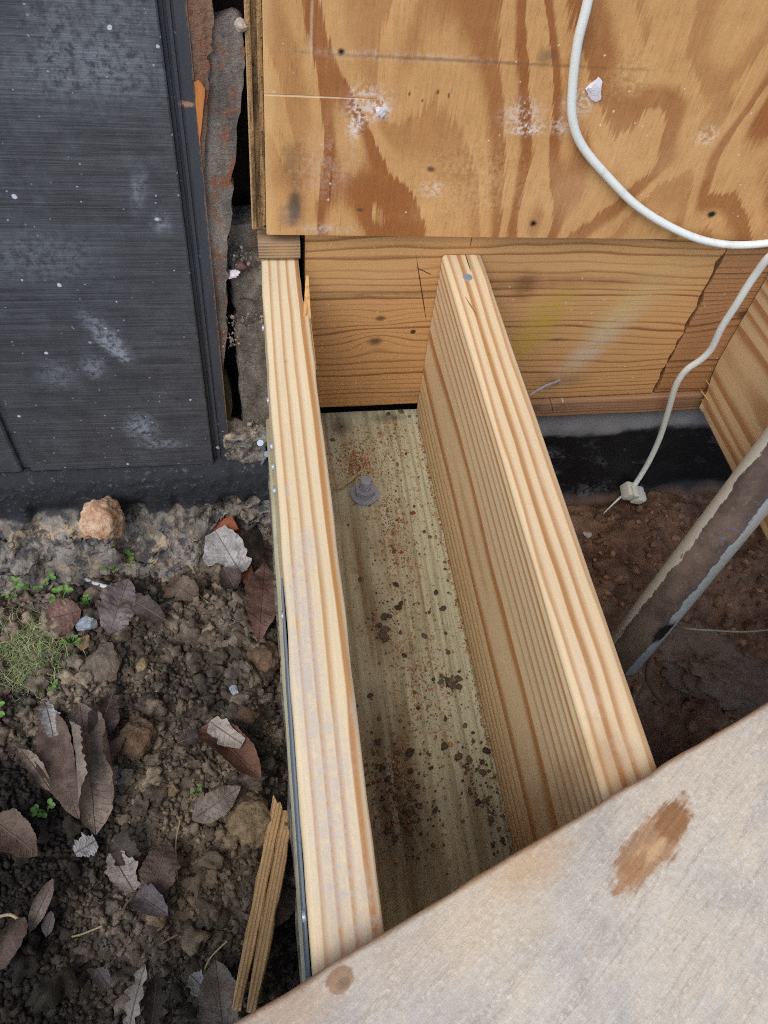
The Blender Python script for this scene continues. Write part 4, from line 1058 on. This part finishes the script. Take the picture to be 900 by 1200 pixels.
# ------------------------------------------------------------------ stones, brick, plaster on the soil
def stone_mat(name, c0, c1, sc=90.0):
    g = G(name); n = g.noise(g.P, sc, 5.0, .7); n2 = g.noise(g.P, 340.0, 4.0, .7); n3 = g.noise(g.P, 40.0, 3.0, .6)
    c = g.mix(g.ss(.3, .7, n), lin(c0), lin(c1)); c = g.mix(g.ss(.55, .7, n3) * .5, c, lin((70, 58, 46)))
    return g.done(c, .85, n + n2 * .6, .8, .003)
M_s_or = stone_mat('orange_stone', (172, 124, 92), (222, 196, 166)); M_s_gr = stone_mat('grey_stone', (120, 114, 108), (164, 158, 150))
M_s_bl = stone_mat('blue_stone', (128, 138, 148), (190, 200, 208)); M_s_br = stone_mat('brown_clod', (92, 74, 58), (136, 112, 90)); M_s_tan = stone_mat('tan_clod', (128, 108, 82), (172, 150, 118))
M_s_flat = stone_mat('flat_stone', (96, 86, 76), (136, 124, 110))
def on_soil(px, py, up=0.0):
    return hz(px, py, soil_hit(px, py)[2] + up)
p = hy(120, 610, .555); stone_at('footing_stone', p, (.052, .046, .056), M_s_or, 301, 'orange tinged stone bedded in the rough footing', 'stone', (0, .2, .3), .18)
p = hy(128, 655, .53); stone_at('footing_stone', p, (.026, .026, .030), M_s_gr, 302, 'small grey stone below the orange tinged one in the footing', 'stone', (0, 0, .3), .2)
for (px, py, s, mt, sd, lab, up, rt) in [
    (60, 668, (.034, .028, .028), M_s_gr, 303, 'pebbly grey concrete lump between footing and green sprigs', .006, (0, 0, .4)),
    (97, 660, (.024, .02, .02), M_s_br, 304, 'small brown lump against the foot of the concrete footing', .006, (0, 0, 0)),
    (104, 730, (.030, .022, .018), M_s_bl, 305, 'bluish white stone beside the purple grey oval leaf', .006, (0, 0, .2)),
    (20, 728, (.018, .014, .012), M_s_bl, 306, 'small bluish pebble at the edge of the moss', .004, (0, 0, .2)),
    (96, 752, (.022, .018, .016), M_s_tan, 307, 'tan lump with an orange fleck under the bluish stone', .004, (0, 0, 1)),
    (116, 780, (.052, .046, .020), M_s_flat, 308, 'flat angular brown grey stone below the moss', .008, (.15, -.1, .5)),
    (167, 779, (.014, .020, .012), M_s_tan, 309, 'small yellowish chip lying on clods right of the flat stone', .006, (0, 0, -.4)),
    (274, 809, (.010, .016, .006), M_s_bl, 310, 'tiny pale slate chip on bare clods', .006, (0, 0, .1)),
    (249, 793, (.008, .006, .005), M_s_bl, 311, 'tiny bluish pebble on bare clods', .005, (0, 0, .1)),
    (243, 643, (.022, .022, .018), M_s_br, 312, 'round brown clod leaning on the brick fragment', .006, (0, 0, 0)),
    (200, 660, (.014, .012, .010), M_s_tan, 313, 'small tan pebble on clods below the footing', .006, (0, 0, 0)),
    (160, 865, (.040, .036, .03), M_s_br, 314, 'large rounded clod between the rolled leaf and red folded leaf', .008, (0, 0, 1)),
    (295, 965, (.045, .052, .03), M_s_tan, 315, 'large tan clod above the wooden stake tip', .006, (0, 0, .4)),
    (200, 925, (.018, .016, .013), M_s_tan, 316, 'little yellow brown lump near the middle of the bare soil', .005, (0, 0, 2)),
    (182, 1075, (.022, .02, .018), M_s_tan, 317, 'pale clay lump beside the purple folded leaf', .006, (0, 0, 2)),
    (30, 660, (.030, .024, .022), M_s_gr, 318, 'grey aggregate lump fallen from the footing, above the sprigs', .006, (0, 0, 1.2)),
    (290, 840, (.03, .028, .022), M_s_br, 319, 'brown clod against the outer joist', .004, (0, 0, 1.9)),
    (305, 770, (.04, .045, .03), M_s_br, 320, 'broad brown clod under the long reddish leaf', .002, (0, 0, .9)),
]:
    P = on_soil(px, py, up); stone_at('stone', P, s, mt, sd, lab, 'stone', rt, .18)
g = G('brick'); n = g.noise(g.P, 160.0, 5.0, .7); M_brk = g.done(g.mix(n, lin((122, 66, 44)), lin((176, 112, 78))), .85, n, .6)
p = on_soil(262, 622, .012); o = link('brick_fragment', box_mesh('brick_fragment', (-.02, -.011, -.012), (.02, .011, .012), 6, 6, 6, .0018, 60, 4, .002), M_brk, None, tuple(p)); o.rotation_euler = (.3, -.25, .35)
tag(o, 'red brick fragment tucked under the broken footing', 'brick')
p = on_soil(287, 668, .004); o = link('brick_fragment', box_mesh('brick_fragment', (-.008, -.02, -.01), (.008, .02, .01), 6, 6, 6, .0018, 60, 6, .002), M_brk, None, tuple(p)); o.rotation_euler = (.4, .1, .25)
tag(o, 'narrow brick fragment standing by the dark hole under the grey leaf', 'brick')

# ------------------------------------------------------------------ dead leaves
def leaf_mat(name, c0, c1, blotch=None, bl=.4, vein=(120, 104, 90)):
    c0, c1 = grey(c0, .3), grey(tuple(min(255, v * 1.08) for v in c1), .35)
    g = G(name); x, y, z = g.xyz()
    n1 = g.noise(g.P, 55.0, 4.0, .6); n2 = g.noise(g.P, 260.0, 5.0, .7)
    c = g.mix(g.ss(.3, .7, n1), lin(c0), lin(c1))
    ab = g.math('ABSOLUTE', x)
    lv = g.math('FRACT', (y - ab * .75) / .0062); vl = g.ss(.16, .02, g.math('ABSOLUTE', lv - .5)) * .4
    mid = g.ss(.0009, .0003, ab) * .8
    c = g.mix(g.math('MAXIMUM', vl * .5, mid), c, lin(vein))
    if blotch: c = g.mix(g.ss(.60 - .06, .60 + .06, n2 * .4 + n1 * .6) * bl, c, lin(blotch))
    tone = (n2 - .5) * .6 + 1.0; c = g.mix(1.0, c, g.comb(tone, tone, tone), 'MULTIPLY')
    c = g.mix(g.ss(.5, .62, g.noise(g.P, 110.0, 4.0, .7)) * .5, c, lin((64, 52, 44)))
    return g.done(c, .65, n2 * .9 + mid + vl * .6, .7, .0015, .35)
ML = dict(
    purple=leaf_mat('leaf_purple_grey', (98, 86, 88), (132, 120, 122), (150, 142, 142)),
    grey=leaf_mat('leaf_grey', (146, 144, 144), (182, 180, 178), (120, 116, 114)),
    red=leaf_mat('leaf_reddish', (98, 62, 48), (134, 92, 76), (168, 152, 146), .6, (92, 60, 46)),
    tan=leaf_mat('leaf_tan', (116, 96, 82), (156, 136, 118), (92, 74, 62)),
    brown=leaf_mat('leaf_brown', (84, 62, 48), (124, 98, 80), (58, 44, 36)),
    dark=leaf_mat('leaf_dark', (56, 44, 40), (88, 74, 68), (120, 108, 102)),
    pale=leaf_mat('leaf_pale', (150, 136, 122), (190, 176, 160), (120, 104, 90)),
    rust=leaf_mat('leaf_rust', (110, 62, 38), (142, 92, 64), (84, 50, 34)))
def leaf(base, tip, wpx, kind, mat, label, curl=.5, fold=.2, roll=0.0, up0=.006, up1=.012, bend=.15, crump=.1, seed=0, stem=0, group=None):
    P0 = on_soil(*base, up0 + .011); P1 = on_soil(*tip, up1 + .012)
    dep = (ROT.T @ (P0 - CAM))[2]; W = wpx * dep / F
    L = np.linalg.norm(P1 - P0); ya = (P1 - P0) / L
    vw = CAM - (P0 + P1) / 2; za = vw - vw.dot(ya) * ya; za /= np.linalg.norm(za)
    za = za * .75 + np.array([0, 0, 1]) * .25; za = za - za.dot(ya) * ya; za /= np.linalg.norm(za); xa = np.cross(ya, za)
    if roll: xa, za = xa * math.cos(roll) + za * math.sin(roll), za * math.cos(roll) - xa * math.sin(roll)
    nu, nv = 49, 17
    U, Vv = np.meshgrid(np.linspace(0, 1, nu), np.linspace(-1, 1, nv), indexing='ij')
    if kind == 'ovate': w = np.sin(np.pi * np.clip(U, .004, .996) ** .85) ** .75 * (1 + .07 * (((U * 15) % 1) - .5))
    elif kind == 'long': w = np.sin(np.pi * np.clip(U, .004, .996) ** .95) ** .9 * (1 + .10 * (((U * 17) % 1) - .5))
    elif kind == 'oak': w = np.sin(np.pi * np.clip(U, .004, .996) ** 1.1) ** .55 * (.72 + .28 * np.cos(2 * np.pi * (U * 4.5 + .1)))
    elif kind == 'torn': w = np.sin(np.pi * np.clip(U, .02, .9)) ** .4 * (1 + .28 * vn(np.stack([U * 9, np.sign(Vv) * 3.0, U * 0], -1), 1.0, seed))
    else: w = np.sin(np.pi * np.clip(U, .004, .996)) ** .6
    w = w * (1 + .16 * vn(np.stack([U * 11, np.sign(Vv) * 3.0, U * 0 + seed], -1), 1.0, seed + 50)); crump = crump * 1.9; curl = curl * 1.5; s = Vv * w * W / 2
    if abs(curl) > .02:
        k = curl * 2 / W; X_ = np.sin(s * k) / k; Zc = (1 - np.cos(s * k)) / k
    else: X_ = s; Zc = s * 0
    Yv = U * L; Zv = Zc + fold * np.abs(s) + bend * L * np.sin(np.pi * U)
    Pn = np.stack([X_, Yv, Zv], -1)
    Zv = Zv + crump * W * .5 * fbm(Pn + seed, 45, 3, seed) + .03 * W * np.sin(U * 60) * np.abs(Vv) * .5
    X_ = X_ + crump * W * .15 * fbm(Pn + seed * 2, 30, 2, seed + 3)
    V = np.stack([X_, Yv, Zv], -1).reshape(-1, 3)
    n0 = len(V); F1 = gridf(nu, nv)
    V2 = V - np.array([0, 0, .0004])
    me = mesh('leaf', np.concatenate([V, V2]), np.concatenate([F1[:, ::-1], F1 + n0]), True, 0)
    o = link('dead_leaf', me, ML[mat]); o.matrix_world = frame(P0, xa, ya, za)
    tag(o, label, 'leaf', group)
    if stem:
        pth = smooth_path([(0, .002, 0), (0, -stem * .4, .001), (stem * .15, -stem, -.001)], 6)
        link('stalk', tube_mesh('stalk', pth, .0009, 7), M_root, o)
    return o
# (base px, tip px, width px)
leaf((128, 742), (150, 678), 46, 'ovate', 'purple', 'purple grey oval leaf propped upright beside the bluish stone', .25, .05, 0, .004, .022, .05, .06, 1)
leaf((283, 672), (252, 622), 42, 'torn', 'grey', 'pale grey torn leaf leaning on the brick fragment', .2, .05, .1, .010, .022, .02, .08, 2)
leaf((310, 662), (303, 752), 42, 'long', 'red', 'long reddish toothed leaf with pale specks along the outer joist', .35, .12, 0, .020, .010, .06, .08, 3, .012)
leaf((92, 825), (112, 978), 92, 'long', 'tan', 'large tan rolled leaf lying across the dark crumbs', 1.7, 0, .35, .012, .010, .05, .05, 4)
leaf((58, 830), (92, 960), 44, 'ovate', 'brown', 'brown leaf tucked under the large rolled leaf', .5, .1, -.35, .006, .004, .06, .10, 5)
leaf((52, 822), (62, 862), 22, 'torn', 'grey', 'ragged pale grey scrap beside the top of the rolled leaf', .4, .1, .2, .012, .010, .04, .12, 6)
leaf((234, 852), (306, 912), 48, 'ovate', 'rust', 'rust brown folded leaf near the middle of the bare soil', .8, .25, .25, .010, .012, .10, .08, 7)
leaf((246, 846), (284, 872), 24, 'torn', 'pale', 'pale turned over flap upon the rust brown folded leaf', .3, .05, -.1, .022, .026, .05, .06, 8)
leaf((226, 960), (282, 922), 34, 'ovate', 'tan', 'pointed grey tan leaf just below the rust brown folded leaf', .4, .15, -.1, .006, .012, .08, .08, 9)
leaf((-12, 958), (44, 1002), 46, 'ovate', 'brown', 'dull brown leaf left of the green clover sprig', .5, .2, .1, .010, .008, .10, .08, 10)
leaf((22, 878), (60, 928), 24, 'long', 'tan', 'narrow tan curled leaf left of the large rolled leaf', .9, .1, .2, .010, .006, .08, .10, 11)
leaf((62, 1030), (34, 1092), 22, 'long', 'tan', 'narrow tan upright leaf above the dark brown curled one', .6, .2, 0, .018, .006, .06, .10, 12)
leaf((30, 1075), (-8, 1140), 34, 'ovate', 'brown', 'brown curled leaf with a pale stalk beside the narrow upright one', .8, .2, 0, .016, .006, .10, .10, 13)
leaf((230, 702), (198, 682), 34, 'torn', 'brown', 'small brown withered leaf on a long pale stalk', .5, .1, 0, .006, .008, .08, .15, 14, .02)
leaf((112, 872), (132, 812), 36, 'ovate', 'dark', 'dark brown crumpled leaf right of the rolled leaf', .5, .2, 0, .006, .012, .08, .14, 15)
leaf((118, 905), (148, 858), 20, 'long', 'brown', 'narrow brown leaf edge right of the rolled leaf', .7, .2, .2, .006, .010, .06, .10, 16)
leaf((178, 1052), (196, 985), 44, 'ovate', 'brown', 'flat brown muddy leaf pressed into tan clay', .2, .06, 0, .006, .008, .04, .10, 17)
leaf((130, 1000), (156, 1044), 30, 'torn', 'pale', 'small ragged pale brown leaf scrap left of the muddy leaf', .3, .1, 0, .008, .008, .05, .12, 18)
leaf((160, 1048), (196, 1072), 34, 'ovate', 'purple', 'purple grey folded leaf beneath the muddy leaf', .7, .3, .1, .008, .008, .08, .10, 19)
leaf((150, 1215), (170, 1130), 26, 'oak', 'pale', 'pale lobed oak leaf standing on edge above the soil', .4, .2, .3, .010, .03, .05, .05, 20)
leaf((176, 1220), (184, 1140), 34, 'oak', 'dark', 'dark lobed oak leaf behind the pale lobed one', .4, .2, -.2, .006, .014, .05, .06, 21)
leaf((262, 1215), (252, 1125), 52, 'ovate', 'tan', 'broad grey brown leaf close to the wooden stake foot', .4, .12, 0, .006, .010, .06, .08, 22)
leaf((60, 1068), (54, 1098), 14, 'ovate', 'purple', 'small purple leaf tip below the narrow upright leaf', .4, .1, 0, .008, .006, .05, .08, 23)
leaf((340, 1040), (322, 1085), 34, 'ovate', 'dark', 'dark leaf squeezed between the stake and outer joist', .4, .15, 0, .006, .008, .06, .10, 24)
leaf((96, 716), (50, 728), 42, 'ovate', 'red', 'muddy red leaf under the moss edge', .3, .1, 0, .006, .008, .05, .15, 25)
leaf((150, 700), (196, 728), 26, 'ovate', 'dark', 'dark leaf half buried right of the purple grey oval leaf', .4, .1, 0, .004, .008, .06, .12, 26)
leaf((88, 1000), (112, 985), 28, 'torn', 'grey', 'grey lacy leaf scrap below the large rolled leaf', .3, .1, 0, .006, .008, .04, .2, 27)
leaf((112, 1136), (128, 1158), 20, 'ovate', 'purple', 'little purple leaf among black crumbs', .5, .2, 0, .005, .006, .05, .12, 28)
leaf((132, 985), (160, 1010), 34, 'torn', 'dark', 'dark crumpled leaf between rolled leaf and muddy leaf', .6, .2, 0, .006, .010, .08, .2, 29)
leaf((222, 1142), (246, 1166), 22, 'torn', 'grey', 'grey withered scrap left of the broad grey brown leaf', .5, .2, 0, .006, .008, .06, .2, 30)
leaf((208, 870), (232, 862), 20, 'torn', 'dark', 'dark fibrous scrap left of the rust folded leaf', .5, .2, 0, .006, .008, .06, .25, 31)
leaf((276, 690), (262, 664), 26, 'ovate', 'dark', 'dark leaf below the pale grey torn leaf', .5, .2, 0, .004, .008, .06, .15, 32)

# ------------------------------------------------------------------ split wooden stake
M_stk = wood('stake_wood', (230, 190, 136), (190, 142, 92), (.03, .004), .0034, 'y', .003, (), fiber=.3, bstr=.6, extra=dusty([], base=.2, gr=.9, grime=(60, 40, 26)))
q0 = on_soil(286, 1186, .026); q1 = on_soil(333, 946, .028); ya = (q1 - q0); Ls = np.linalg.norm(ya); ya /= Ls
za = np.array([0, 0, 1.0]); za = za - za.dot(ya) * ya; za /= np.linalg.norm(za); xa = np.cross(ya, za)
def stk_def(side):
    def f(V):
        V = V.copy(); tp = 1 - .35 * sstep(.3 * Ls, 0, V[:, 1]); V[:, 0] *= tp
        V[:, 1] += sstep(Ls * .96, Ls, V[:, 1]) * (.012 * fbm(V * np.array([1, 0, 1]), 150, 3, 4 + side) - (.016 if side else 0))
        V[:, 0] += .0008 * fbm(V * np.array([.3, 1, .3]), 50, 3, 6 + side); V[:, 2] += .0006 * fbm(V, 90, 3, 9); return V
    return f
stake = tag(empty('wooden_stake'), 'split raw wooden stake lying on soil beside the outer joist', 'stake'); stake.matrix_world = frame(q0, xa, ya, za)
for sd, (xo, w_, h_) in enumerate([(-.0062, .0115, .011), (.0058, .0130, .010)]):
    o = link('split_half', board_mesh('split_half', Ls, w_, h_, .0012, 60, 4, 3, .0008, stk_def(sd), 80 + sd), M_stk, stake); o.location = (xo, 0, 0)

# ------------------------------------------------------------------ sprigs, moss, twigs
g = G('weed_green'); n = g.noise(g.P, 120.0, 3.0); M_grn = g.done(g.mix(n, lin((70, 112, 44)), lin((124, 168, 84))), .5, n, .3, .001, .4)
g = G('moss_green'); t = g.attr('tint'); M_moss = g.done(g.mix(1.0, lin((158, 168, 130)), t, 'MULTIPLY'), .7)
def sprig(px, py, n, size, label, seed, group=None):
    rs = np.random.default_rng(seed); b = on_soil(px, py, .002)
    root = tag(empty('weed_sprig', tuple(b)), label, 'weed', group)
    for k in range(n):
        a = rs.uniform(0, 6.28); ln_ = size * rs.uniform(.5, 1.2); tipp = np.array([math.cos(a) * ln_ * .8, math.sin(a) * ln_ * .6, ln_ * rs.uniform(.5, 1.0) + .006])
        link('stem', tube_mesh('stem', smooth_path([(0, 0, 0), tipp * .5 + np.array([0, 0, .003]), tipp], 4), .0006, 6), M_grn, root)
        sz = size * rs.uniform(.35, .6); nu, nv = 9, 7
        U, Vv = np.meshgrid(np.linspace(0, 1, nu), np.linspace(-1, 1, nv), indexing='ij')
        for q_ in range(2):
            aa = a + (q_ - .5) * 1.9; w = np.sin(np.pi * np.clip(U, .02, .98)) ** .6 * sz * .42 * Vv
            X_ = U * sz * math.cos(aa) - w * math.sin(aa); Y_ = U * sz * math.sin(aa) + w * math.cos(aa); Z_ = np.abs(Vv) * sz * .12 + .25 * sz * np.sin(U * 2)
            V = np.stack([X_, Y_, Z_], -1).reshape(-1, 3) + tipp
            link('leaf', mesh('leaf', V, gridf(nu, nv), True, 0), M_grn, root)
for i, (px, py, n, s, lab) in enumerate([(50, 690, 5, .016, 'bright green sprig growing left of the pebbly concrete lump'), (74, 704, 4, .014, 'green sprig just above the muddy red leaf'), (18, 700, 4, .014, 'green sprig with a reddish stem above the moss'),
                                         (146, 664, 4, .013, 'green sprig tucked under the footing by the purple grey leaf'), (106, 712, 3, .011, 'tiny green sprig beside the bluish stone'), (86, 756, 6, .010, 'low green tuft at the moss edge'), (62, 806, 4, .010, 'little green tuft below the moss'),
                                         (-2, 838, 4, .016, 'lone bright green leaf pair poking out of black crumbs'), (56, 952, 5, .010, 'small pale green clover sprig on black crumbs'), (232, 930, 5, .006, 'faint green seedling tuft on clods above the pointed tan leaf'), (134, 670, 3, .011, 'green leaflet against the small grey footing stone')]):
    sprig(px, py, n, s, lab, 900 + i)
# moss: a mat of fine curling blades, uncountable
mv = []; mf = []; mc = []; vi = 0
for k in range(1500):
    px = rng.normal(22, 26); py = rng.normal(757, 20)
    if px > 88 or py < 700 or py > 812 or px < -40: continue
    b = hz(px, py, -.35); b[2] = Hs(b[0:1], b[1:2])[0] + .002
    a = rng.uniform(0, 6.28); ln_ = rng.gamma(3, .004) + .004; w_ = rng.uniform(.0003, .0007); hgt = rng.uniform(.1, .6)
    dr = np.array([math.cos(a), math.sin(a), 0]); sd = np.array([-dr[1], dr[0], 0])
    ph = rng.uniform(-2, 2); n_ = 6
    for q_ in range(n_):
        t_ = q_ / (n_ - 1); c0 = b + dr * ln_ * t_ * .8 + sd * .25 * ln_ * math.sin(t_ * 3 + ph) + np.array([0, 0, ln_ * hgt * math.sin(t_ * 2.4)])
        mv += [c0 + sd * w_ * (1 - .7 * t_), c0 - sd * w_ * (1 - .7 * t_)]
    tv = rng.uniform(.35, 1.2); yl = rng.uniform(.7, 1.3)
    mc += [(tv * yl, tv, tv * rng.uniform(.6, 1.0), 1)] * (2 * n_)
    for q_ in range(n_ - 1): mf.append((vi + 2 * q_, vi + 2 * q_ + 1, vi + 2 * q_ + 3, vi + 2 * q_ + 2))
    vi += 2 * n_
me = mesh('moss_mat', np.array(mv), mf, True, 0); at = me.color_attributes.new('tint', 'FLOAT_COLOR', 'POINT'); at.data.foreach_set('color', np.array(mc, np.float32).ravel())
tag(link('moss_mat', me, M_moss), 'patch of pale green wispy moss and fine grass on dark soil', 'moss', None, 'stuff')
g = G('twig_bark'); n = g.noise(g.P, 160.0, 3.0); M_twig = g.done(g.mix(n, lin((112, 92, 74)), lin((166, 146, 122))), .8, n, .4)
g = G('straw'); M_straw = g.done(lin((190, 176, 138)), .6)
g = G('white_plastic'); M_wp = g.done(lin((206, 214, 216)), .4)
def twig(pts, r, mat, label, cat='twig', up=.006):
    P = [on_soil(a, b, up) for a, b in pts]
    tag(link(cat, tube_mesh(cat, smooth_path(P, 6), r, 8), mat), label, cat)
twig([(-10, 692), (30, 684), (70, 676), (105, 670)], .0042, M_twig, 'thick brown twig along the foot of the footing', up=.010)
twig([(72, 1100), (95, 1095), (120, 1085)], .0009, M_straw, 'pale curved straw on black crumbs', 'straw')
twig([(208, 1030), (206, 990), (211, 962)], .0007, M_straw, 'fine dry stem standing above the muddy leaf', 'straw', .012)
twig([(234, 1155), (245, 1125), (266, 1103)], .0008, M_straw, 'thin pale stem rising above the broad grey brown leaf', 'straw', .012)
twig([(185, 1108), (208, 1095)], .0009, M_twig, 'short thin twig on clay below the muddy leaf')
twig([(-5, 1075), (12, 1072), (24, 1080), (30, 1092)], .0014, M_straw, 'whitish forked stalk on the brown curled leaf', 'straw', .02)
twig([(140, 1075), (148, 1060), (155, 1052)], .0013, M_twig, 'short brown twig by the purple folded leaf')
twig([(82, 792), (96, 800), (104, 806)], .0018, M_twig, 'little brown twig under the flat angular stone')
twig([(98, 678), (112, 684), (126, 688)], .0026, M_wp, 'bluish white plastic sliver beside the footing', 'plastic sliver', .012)
twig([(228, 690), (236, 700), (246, 708)], .0009, M_straw, 'pale curling stalk beside the small withered leaf', 'straw', .010)
# wood chip by the anchor bolt
M_chip = wood('chip_wood', (186, 172, 136), (150, 132, 100), (.01, .01), .002)
a_ = hz(392, 575, ZS + .002); b_ = hz(418, 557, ZS + .006)
dv = (b_ - a_); Lc = np.linalg.norm(dv); dv /= Lc; sdv = np.cross(np.array([0, 0, 1.0]), dv)
P = [a_, a_ + dv * Lc * .3 - sdv * .003, b_ - sdv * .0015, b_ + sdv * .001, a_ + dv * Lc * .4 + sdv * .0035]
tag(shard('wood_chip', P, .0014, M_chip, None), 'pale pointed wood chip beside the anchor bolt', 'chip')
